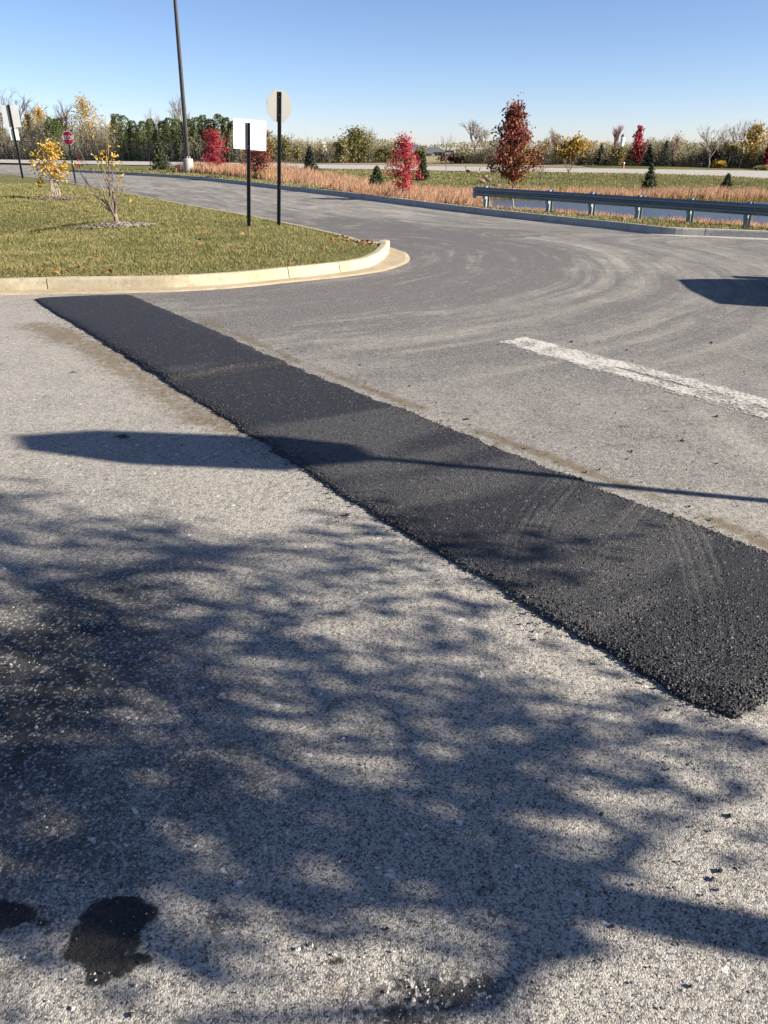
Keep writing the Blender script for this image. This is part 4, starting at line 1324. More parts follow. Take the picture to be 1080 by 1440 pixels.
for k, (px, by, ty, wp, lab) in enumerate(((228, 243, 190, 31, 'dark green spruce left of the light pole'), (437, 249, 205, 26, 'dark spruce right of the octagonal sign, at the pink grass'),
                                           (530, 262, 232, 24, 'small green spruce just left of the bright red maple'), (594, 253, 212, 18, 'slim green spruce just right of the bright red maple'),
                                           (912, 266, 230, 25, 'small spruce on the far bank above the guardrail'), (1021, 265, 243, 18, 'smallest spruce at the right on the far bank'))):
    rng = np.random.default_rng(40 + k)
    p, H, Wd = place(px, by, ty, wp, Y=None if k < 4 else (39.5 if k == 4 else 39.0), z=None if k >= 4 else 0.0)
    w_, c_2 = spruce(rng, H, Wd)
    plant('spruce_tree', lab, 'tree', p, w_, c_2, M['bark'], M['spruce_dark' if k in (1,) else 'spruce'], 'young spruces in the meadow')

for k, (px, by, ty, wp, lab) in enumerate(((626, 249, 187, 26, 'thin bare sapling between the red and bronze maples'), (760, 257, 228, 14, 'thin bare sapling right of the bronze maple'), (799, 253, 214, 20, 'faint bare sapling in front of the yellow olive tree'))):
    rng = np.random.default_rng(60 + k)
    p, H, Wd = place(px, by, ty, wp, z=0.0)
    w_, tips = bare(rng, H, Wd, 3, r0=0.02, vase=0.6)
    cr = MB(); cr.leaves(tips[rng.integers(0, len(tips), 60)] + rng.normal(size=(60, 3)) * 0.05, 0.025, rng)
    plant('sapling', lab, 'tree', p, w_, cr, M['bark'], M['brush'], 'bare saplings in the meadow')

# -- woods and single trees behind the cross street
LEFTW = [  # px, base, top, width, kind, material, label
    (36, 226, 118, 62, 'bare', 'bark', 'tall bare grey tree behind the double sign'),
    (8, 226, 131, 26, 'bare', 'bark', 'bare grey tree at the left edge'),
    (104, 227, 138, 32, 'bare', 'bark', 'bare tree left of the tall olive yellow tree'),
    (131, 227, 133, 44, 'dec', 'amber', 'tall olive yellow tree behind the stop sign'),
    (5, 226, 147, 22, 'dec', 'gold', 'yellow tree at the left edge of the woods'),
    (48, 226, 156, 16, 'dec', 'gold', 'small yellow tree right of the double sign'),
    (67, 226, 147, 24, 'dec', 'gold', 'bright yellow tree in the woods left of the stop sign'),
    (96, 227, 164, 14, 'dec', 'amber', 'small yellow tree above the stop sign'),
    (166, 227, 165, 16, 'dec', 'amber', 'small yellow treetop above the nearly bare young tree'),
    (264, 229, 130, 34, 'bare', 'bark_pale', 'pale bare tree behind the light pole'),
    (232, 228, 150, 40, 'bare', 'bark_red', 'brownish bare treetops left of the light pole'),
    (276, 231, 187, 28, 'bush', 'amber', 'yellow bush right of the light pole'),
    (372, 231, 180, 32, 'dec', 'khaki', 'yellowish tree behind the white sign'),
    (400, 229, 188, 28, 'bush', 'olive', 'green cedar like bush left of the octagonal sign post'),
    (419, 228, 203, 14, 'bush', 'brush', 'reddish brown bush right of the octagonal sign post'),
    (503, 227, 181, 44, 'dec', 'olive', 'large round olive tree in the far middle'),
    (482, 226, 196, 24, 'dec', 'brush', 'brownish tree left of the round olive tree'),
    (540, 226, 203, 30, 'bush', 'olive', 'olive bush left of the far grey roof'),
    (592, 226, 207, 22, 'bush', 'olive', 'olive bush in front of the far grey roof'),
    (640, 227, 211, 44, 'bush', 'plum', 'dark plum coloured bush right of the far roof'),
    (666, 228, 166, 34, 'bare', 'bark_pale', 'pale bare tree left of the bronze maple'),
    (682, 228, 178, 22, 'bare', 'bark_pale', 'smaller pale bare tree beside the bronze maple'),
    (643, 229, 216, 14, 'bush', 'olive', 'round green bush by the street left of the bronze maple'),
    (780, 230, 177, 20, 'bare', 'bark_red', 'reddish bare tree right of the bronze maple'),
    (806, 234, 196, 48, 'dec', 'amber', 'broad yellow olive tree right of the bronze maple'),
    (843, 233, 202, 18, 'spruce', 'spruce_dark', 'dark spruce left of the white tower'),
    (861, 233, 174, 16, 'bare', 'bark_red', 'reddish bare tree left of the white tower'),
    (868, 234, 205, 22, 'bush', 'khaki', 'yellow bush at the foot of the white tower'),
    (894, 234, 175, 26, 'flame', 'crimson', 'tall red tree right of the white tower'),
    (910, 236, 202, 20, 'spruce', 'spruce_dark', 'narrow dark spruce right of the red tree'),
    (932, 237, 197, 34, 'spruce', 'spruce_dark', 'broad dark spruce above the small meadow spruce'),
    (944, 237, 188, 12, 'bare', 'bark_red', 'thin reddish bare tree right of the broad dark spruce'),
    (995, 240, 172, 42, 'bare', 'bark_pale', 'round pale bare tree on the right'),
    (996, 240, 206, 32, 'bush', 'plum', 'dark shrub under the round bare tree'),
    (1024, 242, 205, 24, 'dec', 'amber', 'yellow tree behind the smallest spruce'),
    (1008, 243, 226, 20, 'bush', 'gold', 'small golden bush left of the smallest spruce'),
    (1030, 241, 166, 26, 'bare', 'bark_pale', 'tall slender bare tree near the right edge'),
    (1055, 242, 173, 40, 'dec_thin', 'amber', 'tall half bare yellow tree near the right edge'),
    (1058, 242, 166, 36, 'bare', 'bark', 'bare crown behind the half bare yellow tree'),
    (1077, 241, 200, 18, 'flame', 'crimson', 'red tree at the right edge'),
    (1066, 243, 217, 20, 'spruce', 'spruce_dark', 'dark spruce near the right edge'),
    (1080, 243, 219, 16, 'spruce', 'spruce_dark', 'dark spruce cut by the right edge'),
    (1070, 246, 236, 26, 'bush', 'khaki', 'pale bush under the dark spruces at the right edge'),
]
for k, (px, by, ty, wp, kind, mt, lab) in enumerate(LEFTW):
    rng = np.random.default_rng(100 + k)
    # stand behind the far edge of the cross street on this line of sight
    a_ = at_depth(px, by, 1.0)[0]
    Yb = 73.5 / (1 + 0.72 * a_) + 5.0 + 4.5 * rng.random() + (7 if ty < 172 and kind in ('bare', 'dec') else 0)
    p, H, Wd = place(px, by, ty, wp, Y=Yb)
    if kind == 'bare':
        w_, tips = bare(rng, H, Wd, 5 if H > 6 else 4, forks=(3, 4) if H > 6 else (3, 5), vase=0.55)
        plant('bare_tree', lab, 'tree', p, w_, None, M[mt], None, 'trees behind the cross street')
    elif kind in ('dec', 'dec_thin'):
        w_, c_2 = deciduous(rng, H, Wd * 1.1, 2600 if kind == 'dec' else 900, 0.12, 0.16, limbs=34, spread=0.10)
        plant('autumn_tree', lab, 'tree', p, w_, c_2, M['bark'], M[mt], 'trees behind the cross street')
    elif kind == 'flame':
        w_, c_2 = deciduous(rng, H, Wd, 1300, 0.09, 0.10, lambda f: np.interp(f, [0, 0.25, 0.6, 1], [0.8, 1, 0.6, 0.12]), limbs=44, spread=0.07)
        plant('autumn_tree', lab, 'tree', p, w_, c_2, M['bark_red'], M[mt], 'trees behind the cross street')
    elif kind == 'spruce':
        w_, c_2 = spruce(rng, H, Wd, 0.6)
        plant('spruce_tree', lab, 'tree', p, w_, c_2, M['bark'], M[mt], 'spruces behind the cross street')
    else:
        w_, c_2 = bush(rng, H, Wd, 1100, 0.11)
        plant('bush', lab, 'bush', p, w_, c_2, M['bark'], M[mt], 'bushes behind the cross street')

# row of arborvitae in front of the woods
ARB = ['leftmost arborvitae of the hedge row, left of the stop sign', 'second arborvitae of the hedge row, just above the stop sign'] + [
    '%s arborvitae right of the stop sign in the hedge row' % w for w in ('first', 'second', 'third', 'fourth', 'fifth', 'sixth', 'seventh')] + [
    'arborvitae just left of the light pole in the hedge row', 'first arborvitae right of the light pole', 'arborvitae above the left side of the crimson maple', 'arborvitae directly above the crimson maple', 'arborvitae above the right side of the crimson maple',
    'arborvitae between the crimson maple and the white sign', 'arborvitae touching the left edge of the white sign', 'last arborvitae of the row, behind the white sign']
cx0 = [(80, 172), (88, 176), (172, 166), (182, 168), (193, 175), (207, 177), (218, 173), (235, 172), (244, 169), (255, 168), (270, 172), (281, 167), (291, 168), (301, 168), (312, 166), (322, 169), (333, 172)]
for k, (px, ty) in enumerate(cx0):
    rng = np.random.default_rng(300 + k)
    a_ = at_depth(px, 226, 1.0)[0]
    Yb = 73.5 / (1 + 0.72 * a_) + 4.5 + 2.5 * rng.random()
    p, H, Wd = place(px, 228, ty - 4 + rng.normal() * 3.0, 22 + rng.uniform(-5, 5), Y=Yb)
    w_, c_2 = column(rng, H, Wd, 1500, 0.13)
    plant('arborvitae', ARB[k], 'tree', p, w_, c_2, M['bark'], M['cedar'], 'arborvitae row along the street')


# thicket of bare stems and dull leaves that fills the woods
def thicket(name, label, x0, x1, off, tops, dens, seed, mt, leafy=1.0):
    rng = np.random.default_rng(seed)
    root = bpy.data.objects.new(name, None); COL.objects.link(root); tag(root, label, 'woods', kind='stuff')
    wood, crown = MB(), MB()
    n = int((x1 - x0) * dens)
    for k in range(n):
        px = rng.uniform(x0, x1)
        a_ = at_depth(px, 226, 1.0)[0]
        Yb = 73.5 / (1 + 0.72 * a_) + off + rng.uniform(0, 9)
        x = a_ * Yb
        ty = np.interp(px, [t_[0] for t_ in tops], [t_[1] for t_ in tops]) + rng.normal() * 4 + (fbm(np.array([px / 26.0]), np.array([seed * 1.0]), 7, 2)[0] - 0.5) * 34
        z0 = float(land_z(np.array([x]), np.array([Yb]))[0])
        H = max(0.8, (at_depth(px, ty, Yb)[1] - z0) * rng.uniform(0.75, 1.05))
        tp = np.array([x + rng.normal() * 0.3, Yb + rng.normal() * 0.3, z0 + H])
        p0 = np.array([x, Yb, z0 - 0.1])
        wood.tube(np.array([p0, (p0 + tp) / 2 + rng.normal(size=3) * 0.1, tp]), [0.045, 0.03, 0.008], 3, cap=False)
        for j in range(5):
            q = p0 + (tp - p0) * rng.uniform(0.3, 0.9)
            e = q + np.array([rng.normal() * 0.35, rng.normal() * 0.35, rng.uniform(0.2, 0.9)])
            wood.tube(np.array([q, e]), [0.016, 0.006], 3, cap=False)
        m_ = int(rng.integers(34, 80) * leafy)
        f = rng.uniform(0.05, 1, m_)
        c = p0 + (tp - p0) * f[:, None] + rng.normal(size=(m_, 3)) * np.array([0.42, 0.42, 0.25]) * (1.1 - 0.85 * f)[:, None]
        c[:, 2] = np.maximum(c[:, 2], z0 + 0.05)
        crown.leaves(c, 0.085, rng, aspect=0.5, a=np.clip(rng.normal(0.5, 0.2, m_) + rng.normal() * 0.2, 0, 1))
    wood.build('stems', M['bark_pale'], root)
    crown.build('foliage', M[mt], root)


thicket('woods_thicket', 'dense brown thicket of bare stems behind the street on the left', -60, 345, 8.0, [(-60, 166), (0, 168), (60, 172), (150, 170), (250, 176), (345, 178)], 3.0, 501, 'brush')
thicket('woods_thicket', 'low front edge of brown brush along the street on the left', -60, 345, 2.0, [(-60, 190), (345, 196)], 1.6, 505, 'brush', 0.7)
thicket('woods_thicket', 'low brown brush behind the street in the middle', 345, 560, 9, [(345, 188), (420, 203), (470, 200), (520, 196), (560, 212)], 1.7, 502, 'brush', 1.3)
thicket('woods_thicket', 'brown brush behind the street right of the far roof', 645, 830, 8, [(645, 212), (700, 206), (770, 200), (830, 206)], 1.8, 503, 'brush', 1.2)
thicket('woods_thicket', 'brown brush behind the meadow on the right', 820, 1140, 8, [(820, 208), (870, 208), (950, 206), (985, 207), (1030, 212), (1140, 205)], 1.9, 504, 'brush', 1.3)

# distant tree belt
rng = np.random.default_rng(510)
mb = MB()
for k in range(2200):
    x = rng.uniform(-260, 330); Y_ = 290 + rng.normal() * 14 - 0.1 * x
    h = 2.2 + 2.5 * vnoise(np.array([x / 14]), np.array([0.5]), 3)[0]
    c = np.array([x, Y_, 0]) + np.c_[rng.normal(size=22) * 1.8, rng.normal(size=22) * 1.8, rng.uniform(0, h, 22)]
    mb.leaves(c, 0.32, rng)
tag(mb.build('distant_tree_belt', M['brush']), 'low belt of distant trees along the horizon', 'woods', kind='stuff')


# ---------------------------------------------------------------- far buildings
def far_building(name, label, px0, px1, ytop, yeave, Y, depth, wallm, roofm, hip=True):
    x0, zt = at_depth(px0, ytop, Y); x1, _ = at_depth(px1, ytop, Y); _, ze = at_depth(px0, yeave, Y)
    t = thing(name, label, 'building', ((x0 + x1) / 2, Y, 0))
    w = x1 - x0
    MB().box((0, depth / 2, ze / 2 - 0.3), (w * 0.97, depth, ze + 0.6)).build('wall', wallm, t)
    if hip:
        hw, d = w / 2, depth
        i = min(hw * 0.7, (zt - ze) * 2.2)
        v = [(-hw, -0.5, ze), (hw, -0.5, ze), (hw, d + 0.5, ze), (-hw, d + 0.5, ze), (-hw + i, d / 2, zt), (hw - i, d / 2, zt)]
        mb = MB(); mb.add(v, [[0, 1, 5, 4], [2, 3, 4, 5], [3, 2, 1, 0]], [[1, 2, 5], [3, 0, 4]]); mb.build('roof', roofm, t)
    else:
        MB().box((0, depth / 2, ze + 0.15), (w, depth * 1.01, 0.5)).build('roof', roofm, t)
    nw = max(2, int(w / 5))
    for k in range(nw):
        xx = -w / 2 + w * (k + 0.5) / nw
        MB().box((xx, -0.02, ze * 0.55), (w / nw * 0.45, 0.12, ze * 0.35)).build('window', M['glass'], t)
    return t


far_building('house', 'low building with grey hip roof far behind the red maple', 546, 612, 203, 216, 175, 14, M['cream_wall'], M['roof'])
far_building('house', 'lower grey roofed wing right of the far building', 598, 628, 206, 214, 182, 12, M['roof'], M['roof'])
far_building('warehouse', 'white warehouse between trees behind the octagonal sign post', 408, 452, 200, 202, 210, 20, M['cream_wall'], M['cream_wall'], False)
far_building('warehouse', 'long pale warehouse left of the bronze maple in the distance', 618, 706, 207, 210, 240, 20, M['cream_wall'], M['cream_wall'], False)
far_building('warehouse', 'pale building low between trees at the right edge', 1035, 1085, 214, 216, 150, 12, M['cream_wall'], M['cream_wall'], False)
# white tower
Yt = 190.0
xt, zt = at_depth(876.5, 188, Yt); _, zlow = at_depth(876, 207, Yt)
tw = thing('white_tower', 'slim white tower rising above the trees', 'tower', (xt, Yt, 0))
rr_ = 0.45
mb = MB(); mb.tube([(0, 0, -0.5), (0, 0, zt * 0.6), (0.05, 0, zt - 0.7)], rr_, 14); mb.build('shaft', M['white'], tw, smooth=True)
mb = MB(); mb.tube([(0.05, 0, zt - 0.7), (0.05, 0, zt - 0.35), (0.05, 0, zt - 0.1), (0.05, 0, zt)], [rr_ * 1.02, rr_ * 0.9, rr_ * 0.5, 0.05], 14); mb.build('cap', M['alu'], tw, smooth=True)
a_ = at_depth(876.5, 236, 1.0)[0]; Yb = 73.5 / (1 + 0.72 * a_) + 1.5
zb = float(land_z(np.array([a_ * Yb]), np.array([Yb]))[0])
mk = thing('marker_post', 'small orange marker post by the cross street', 'post', (a_ * Yb, Yb, zb))
MB().tube([(0, 0, -0.1), (0, 0, 0.36)], 0.06, 8).build('post', M['orange'], mk)
MB().tube([(0, 0, 0.36), (0, 0, 0.40), (0, 0, 0.46)], [0.08, 0.08, 0.03], 8).build('cap', M['white'], mk)

# ---------------------------------------------------------------- geese on the meadow
m = NT('goose_feathers')
v_ = m.attr('v')
r_ = m.n('ValToRGB', {'Fac': v_}); e_ = r_.color_ramp.elements
r_.color_ramp.interpolation = 'CONSTANT'
e_[0].color = (0.012, 0.011, 0.010, 1); e_[1].position = 0.35; e_[1].color = (0.15, 0.11, 0.08, 1)
k_ = e_.new(0.7); k_.color = (0.30, 0.27, 0.23, 1)
M['goose'] = m.done(m.pbr(r_.outputs[0], 0.7, 0, 0.2))


def goose(label, loc, rz, grazing):
    t = thing('goose', label, 'goose', loc, rz, 'geese on the meadow')
    t.scale = (0.5, 0.5, 0.5)
    mb = MB()
    body = np.array([(-0.42, 0, 0.34), (-0.33, 0, 0.33), (-0.15, 0, 0.33), (0.05, 0, 0.33), (0.2, 0, 0.36), (0.27, 0, 0.42)])
    neck = [(0.31, 0, 0.52), (0.32, 0, 0.66), (0.33, 0, 0.76), (0.38, 0, 0.80), (0.45, 0, 0.79), (0.50, 0, 0.775)] if not grazing else [(0.36, 0, 0.42), (0.44, 0, 0.32), (0.49, 0, 0.20), (0.53, 0, 0.12), (0.56, 0, 0.06), (0.58, 0, 0.03)]
    path = np.vstack([body, neck])
    rad = [0.015, 0.09, 0.16, 0.165, 0.13, 0.08, 0.045, 0.036, 0.036, 0.045, 0.03, 0.008]
    col = np.repeat([0.1, 0.8, 0.5, 0.5, 0.5, 0.8, 0.1, 0.1, 0.1, 0.1, 0.1, 0.1], 8)
    mb.tube(path, rad, 8, a=col, cap=False)
    for sg in (-1, 1):
        mb.tube([(0.02, 0.06 * sg, 0.24), (0.03, 0.06 * sg, 0.02), (0.10, 0.06 * sg, 0.0)], [0.02, 0.012, 0.014], 5, a=0.1)
    mb.build('body', M['goose'], t, smooth=True)


for k, (px, py, rz, gz, lab) in enumerate(((658, 248.5, 2.6, False, 'leftmost goose on the meadow with raised neck'), (671, 249.5, 0.5, False, 'second goose from the left with raised neck'),
                                           (677, 255, 3.4, True, 'grazing goose at the left of the lower pair'), (682, 253, 0.2, True, 'grazing goose with pale breast in the middle of the flock'),
                                           (687, 254.5, 0.1, True, 'pale grazing goose right of the middle'), (695, 249, 0.0, True, 'pale goose grazing nearest the bronze maple'), (699, 257, 3.0, True, 'dark goose lowest, beside the bronze maple'))):
    q = g(px, py, 0.0)
    z0 = float(land_z(np.array([q[0]]), np.array([q[1]]))[0])
    goose(lab, (q[0], q[1], z0), rz, gz)

# ---------------------------------------------------------------- parked car and tree outside the right edge, seen by their shadows
def car(label, loc, rz):
    t = thing('parked_car', label, 'car', loc, rz)
    # stations along x (front at -x): lower body outline and cabin
    st = [(-2.25, 0.55, 0.80, 0.70), (-2.15, 0.34, 0.95, 0.86), (-1.6, 0.30, 1.05, 0.93), (-0.95, 0.30, 1.10, 0.94), (0.2, 0.30, 1.10, 0.95), (1.5, 0.30, 1.10, 0.94), (2.1, 0.36, 1.06, 0.90), (2.22, 0.55, 0.95, 0.80)]
    v = []
    for x, zb, zt, hw in st:
        v += [(x, -hw * 0.93, zb), (x, -hw, zb + 0.25), (x, -hw, zt - 0.12), (x, -hw * 0.93, zt), (x, 0, zt + 0.03), (x, hw * 0.93, zt), (x, hw, zt - 0.12), (x, hw, zb + 0.25), (x, hw * 0.93, zb), (x, 0, zb)]
    n = len(st)
    f = grid_faces(n, 10); wrap = [[i * 10 + 9, i * 10, i * 10 + 10, i * 10 + 19] for i in range(n - 1)]
    mb = MB(); mb.add(v, np.vstack([f, wrap]))
    mb.add(np.vstack([np.array(v[:10]), np.mean(v[:10], 0)]), None, [[10, i, (i + 1) % 10] for i in range(10)])
    mb.add(np.vstack([np.array(v[-10:]), np.mean(v[-10:], 0)]), None, [[10, (i + 1) % 10, i] for i in range(10)])
    mb.build('body', M['car'], t, smooth=True)
    cab = [(-1.15, 1.06, 0.88, 0.0), (-0.45, 1.62, 0.70, 1), (0.3, 1.72, 0.72, 1), (1.3, 1.70, 0.71, 1), (1.85, 1.60, 0.68, 1), (2.1, 1.06, 0.86, 0)]
    v = []
    for x, z_, hw, _ in cab: v += [(x, -0.90, 1.04), (x, -hw, z_ - 0.08 if _ else z_), (x, -hw * 0.85, z_), (x, 0, z_ + 0.02), (x, hw * 0.85, z_), (x, hw, z_ - 0.08 if _ else z_), (x, 0.90, 1.04)]
    mb = MB(); mb.add(v, grid_faces(6, 7)); mb.build('cabin', M['car'], t, smooth=False)
    for sg in (-1, 1):
        for x0, x1 in ((-0.55, 0.25), (0.35, 1.15), (1.22, 1.8)):
            MB().add([(x0, sg * 0.905, 1.12), (x1, sg * 0.905, 1.12), (x1 - 0.04, sg * 0.77, 1.55), (x0 + 0.12, sg * 0.77, 1.55)], [[0, 1, 2, 3]]).build('window', M['glass'], t)
        MB().box((-0.72, sg * 1.02, 1.12), (0.12, 0.22, 0.16)).build('mirror', M['car'], t)
        MB().box((-2.2, sg * 0.62, 0.78), (0.1, 0.36, 0.14)).build('headlight', M['white'], t)
        MB().box((2.2, sg * 0.70, 0.88), (0.08, 0.2, 0.2)).build('tail_light', M['red'], t)
        for x in (-1.42, 1.42):
            mb = MB(); mb.tube([(x, sg * 0.72, 0.35), (x, sg * 0.74, 0.35), (x, sg * 0.92, 0.35), (x, sg * 0.94, 0.35)], [0.3, 0.35, 0.35, 0.3], 24)
            w = mb.build('wheel', M['tyre'], t)
            mb = MB(); mb.tube([(x, sg * 0.90, 0.35), (x, sg * 0.952, 0.35)], [0.22, 0.2], 16); mb.build('rim', M['rim'], w)
    mb = MB(); mb.add([(-1.18, -0.76, 1.10), (-1.18, 0.76, 1.10), (-0.50, 0.60, 1.60), (-0.50, -0.60, 1.60)], [[0, 1, 2, 3]]); mb.build('windscreen', M['glass'], t)
    return t


# nose of its shadow rests near (3.8, 9.8)
roof = np.array([3.75, 9.75]) - SH * (1.70 * cot)
car('dark blue parked car just outside the right edge casting the rounded shadow', (roof[0] + 1.0, roof[1] - 0.05, 0.0), math.radians(-6)).scale = (1.08, 1.12, 1.1)

# shade tree: trunk axis follows the trunk shadow, clumps stand where the dapples fall
rng = np.random.default_rng(77)
fork_sh = g(800, 1262)
H_FORK = 1.75
tb = fork_sh - SH * (H_FORK * cot)
TREE = np.array([tb[0], tb[1], 0.10])
sx = np.array([-SH[0], -SH[1]])                     # towards the sun on the ground


def crown_point(q, spread):
    """point above the ground shadow q on the sun ray, near the trunk's own distance"""
    along = (TREE[:2] - q) @ sx
    along = max(along + rng.normal() * spread, 1.65 * cot)
    return np.array([q[0] + sx[0] * along, q[1] + sx[1] * along, along / cot])


AREAS = [  # pixel boxes of the shade on the ground with clumps in each
    (-60, 700, 130, 860, 26), (110, 742, 300, 860, 20), (290, 765, 430, 880, 14), (420, 715, 560, 800, 12), (470, 790, 640, 870, 12), (570, 760, 690, 850, 6),
    (700, 748, 770, 800, 5), (800, 755, 850, 775, 2), (735, 788, 815, 822, 6),
    (-60, 870, 160, 1110, 46), (150, 870, 290, 1000, 18), (330, 880, 470, 970, 12), (480, 870, 580, 960, 8), (590, 860, 720, 920, 7), (640, 925, 800, 1010, 10),
    (330, 1010, 470, 1090, 5), (170, 1010, 340, 1090, 12), (560, 1010, 720, 1100, 9), (810, 1000, 1100, 1045, 13), (890, 1075, 1100, 1150, 7), (830, 1040, 900, 1080, 3),
    (300, 1105, 600, 1180, 16), (560, 1110, 730, 1250, 15), (380, 1200, 760, 1300, 26), (-50, 1120, 250, 1260, 26), (250, 1190, 400, 1260, 10), (-60, 1270, 300, 1330, 14), (650, 1200, 790, 1300, 8)]
wood, crown = MB(), MB()
limb(wood, (TREE[0], TREE[1], -0.2), (TREE[0] + 0.02, TREE[1], H_FORK), 0.085, 0.062, rng, 0.004, 6, 10)
forkp = np.array([TREE[0] + 0.02, TREE[1], H_FORK])
top = forkp + np.array([0.1, 0.2, 3.2])
lead = limb(wood, forkp, top, 0.06, 0.02, rng, 0.03, 7, 7)
mains = []
for k in range(9):
    az = k * 0.7 + 0.2; i = k % 3
    st = lead[i] if k > 2 else forkp
    e = st + np.array([math.cos(az) * 1.2, math.sin(az) * 1.5, 0.5 + 0.4 * i])
    mains.append(limb(wood, st, e, 0.028, 0.010, rng, 0.06, 6, 6))
# the two limbs whose shadows fork from the trunk's in the photograph
for qa, h2 in ((g(690, 1130), 0.05), (g(420, 1275), -0.05)):
    e = crown_point(qa, 0.0)
    mains.append(limb(wood, forkp, e, 0.034, 0.010, rng, 0.03, 6, 6))
allm = np.vstack(mains + [lead])
clumps = []
for x0, y0_, x1, y1_, n in AREAS:
    for k in range(max(1, int(n * (0.8 if x0 < 140 else 0.52) + 0.5))):
        clumps.append((crown_point(g(rng.uniform(x0, x1), rng.uniform(y0_, y1_)), 0.75), 1.0))
for k in range(330):                               # the rest of the crown, shading ground outside the picture
    a = rng.uniform(0, 6.28); rr = 1.9 * math.sqrt(rng.uniform(0, 1)); zz = rng.uniform(2.9, 5.3)
    rr *= math.sqrt(max(0.05, 1 - ((zz - 3.4) / 2.1) ** 2))
    clumps.append((TREE + np.array([math.cos(a) * rr, math.sin(a) * rr, zz]), 1.0))
for c, s_ in clumps:
    j = int(np.argmin(((allm - c) ** 2).sum(1)))
    limb(wood, allm[j], c, 0.009, 0.003, rng, 0.05, 4, 4)
    n = rng.integers(8, 15)
    crown.leaves(c + rng.normal(size=(n, 3)) * np.array([0.10, 0.10, 0.035]), 0.038, rng)
st = thing('shade_tree', 'leafy tree outside the right edge that dapples the near asphalt', 'tree', (0, 0, 0))
wood.build('trunk', M['bark'], st)
crown.build('crown', M['shade_leaf'], st)
# the small planted island it grows in
ang = np.linspace(0, 2 * math.pi, 61)
isl = np.stack([TREE[0] + np.cos(ang) * 1.5, TREE[1] + np.sin(ang) * 2.2], 1)
sI = np.r_[0, np.cumsum(np.linalg.norm(np.diff(isl, axis=0), axis=1))]
kerb_run('planter_kerb', 'concrete kerb round the small tree island outside the frame', isl, normals2(isl), sI, list(np.linspace(0, sI[-1], 7)), M['kerb_grey'])
mb = MB(); n = 60
v = np.vstack([np.c_[TREE[0] + np.cos(ang[:-1]) * 1.36, TREE[1] + np.sin(ang[:-1]) * 2.06, np.full(60, 0.12)], [[TREE[0], TREE[1], 0.17]]])
mb.add(v, None, [[60, i, (i + 1) % 60] for i in range(60)])
tag(mb.build('planter_lawn', M['turf']), 'grass of the small tree island outside the frame', kind='structure')

# ---------------------------------------------------------------- grass
rng = np.random.default_rng(901)


def in_view(x, y, pad=0.06):
    return (y > 0.3) & (np.abs(x) < y * (0.575 + pad) + 0.6)


n = 420000
Y_ = 8.5 + 26 * rng.uniform(0, 1, n) ** 1.9
X_ = rng.uniform(-1, 1, n) * (Y_ * 0.62 + 1)
yn = np.interp(X_, NEARX, NEARY); yf = np.interp(X_, FARX, FARY)
ok = (X_ < xm) & (Y_ > yn - 0.01) & (Y_ < yf + 0.01)
X_, Y_ = X_[ok], Y_[ok]
bare_spot = np.exp(-((X_ + 2.2) / 0.55) ** 2 - ((Y_ - 14.6) / 0.7) ** 2) + np.exp(-((X_ - loc1[0]) / 0.8) ** 2 - ((Y_ - loc1[1]) / 0.45) ** 2)
ok = rng.uniform(0, 1, len(X_)) > bare_spot * 0.9
X_, Y_ = X_[ok], Y_[ok]
tuft = fbm(X_ * 2.3, Y_ * 2.3, 95)
hh = 0.018 + 0.024 * sstep(0.35, 0.75, tuft) + 0.0009 * Y_
mb = MB(); mb.blades(np.c_[X_, Y_, lawn_z(X_, Y_) - 0.005], hh, 0.003 + 0.0006 * Y_, rng, 0.6)
tag(mb.build('lawn_grass', M['grass']), 'short olive and straw coloured grass on the island', 'grass', kind='stuff')

# verge and meadow grass beyond the road
n = 170000
Y_ = 15 + 45 * rng.uniform(0, 1, n) ** 1.6
X_ = rng.uniform(-0.62, 0.62, n) * Y_
dkb_ = (Y_ - yk(X_)) * 0.85
e = pond_e(X_, Y_)
ok = (dkb_ > 0.18) & (e < -0.25) & (Y_ < st_near(X_))
X_, Y_, dkb_ = X_[ok], Y_[ok], dkb_[ok]
mb = MB(); mb.blades(np.c_[X_, Y_, land_z(X_, Y_) - 0.01], np.where(dkb_ < 2.2, 0.06, 0.05) + 0.0008 * Y_, 0.008 + 0.0009 * Y_, rng, 0.5)
tag(mb.build('meadow_grass', M['grass']), 'short green grass on the verge and the meadow', 'grass', kind='stuff')

# pink bluestem: band along the verge, round the pond
n = 90000
Y_ = rng.uniform(15, 62, n)
X_ = rng.uniform(-0.5, 0.64, n) * Y_
dkb_, _ = path_dist(np.c_[X_, Y_], KERB_B[::10])
dkb_ = np.where(Y_ > yk(X_), dkb_, -1)
e = pond_e(X_, Y_)
wl = fbm(X_ * 0.35, Y_ * 0.35, 97)
band1 = ((X_ < 3.4) | (Y_ > 33)) & (dkb_ > 2.3 + 1.0 * (wl - 0.5)) & (dkb_ < 6.6 + 1.5 * (wl - 0.5)) & (X_ > -14) & (X_ < 6.5) & (e < -0.3)
band2 = (e > -3.1 + 0.8 * (wl - 0.5)) & (e < -0.75) & (X_ > 2.0) & (Y_ > 34)
band3 = (e > -2.4) & (e < -0.9) & (Y_ <= 33) & (dkb_ > 2.2) & (fbm(X_ * 1.2, Y_ * 1.2, 98) > 0.42)
ok = band1 | band2 | band3
X3, Y3 = X_[ok], Y_[ok]; hb = np.where(band3[ok], 0.19, np.where(band2[ok], 0.42, 0.50))
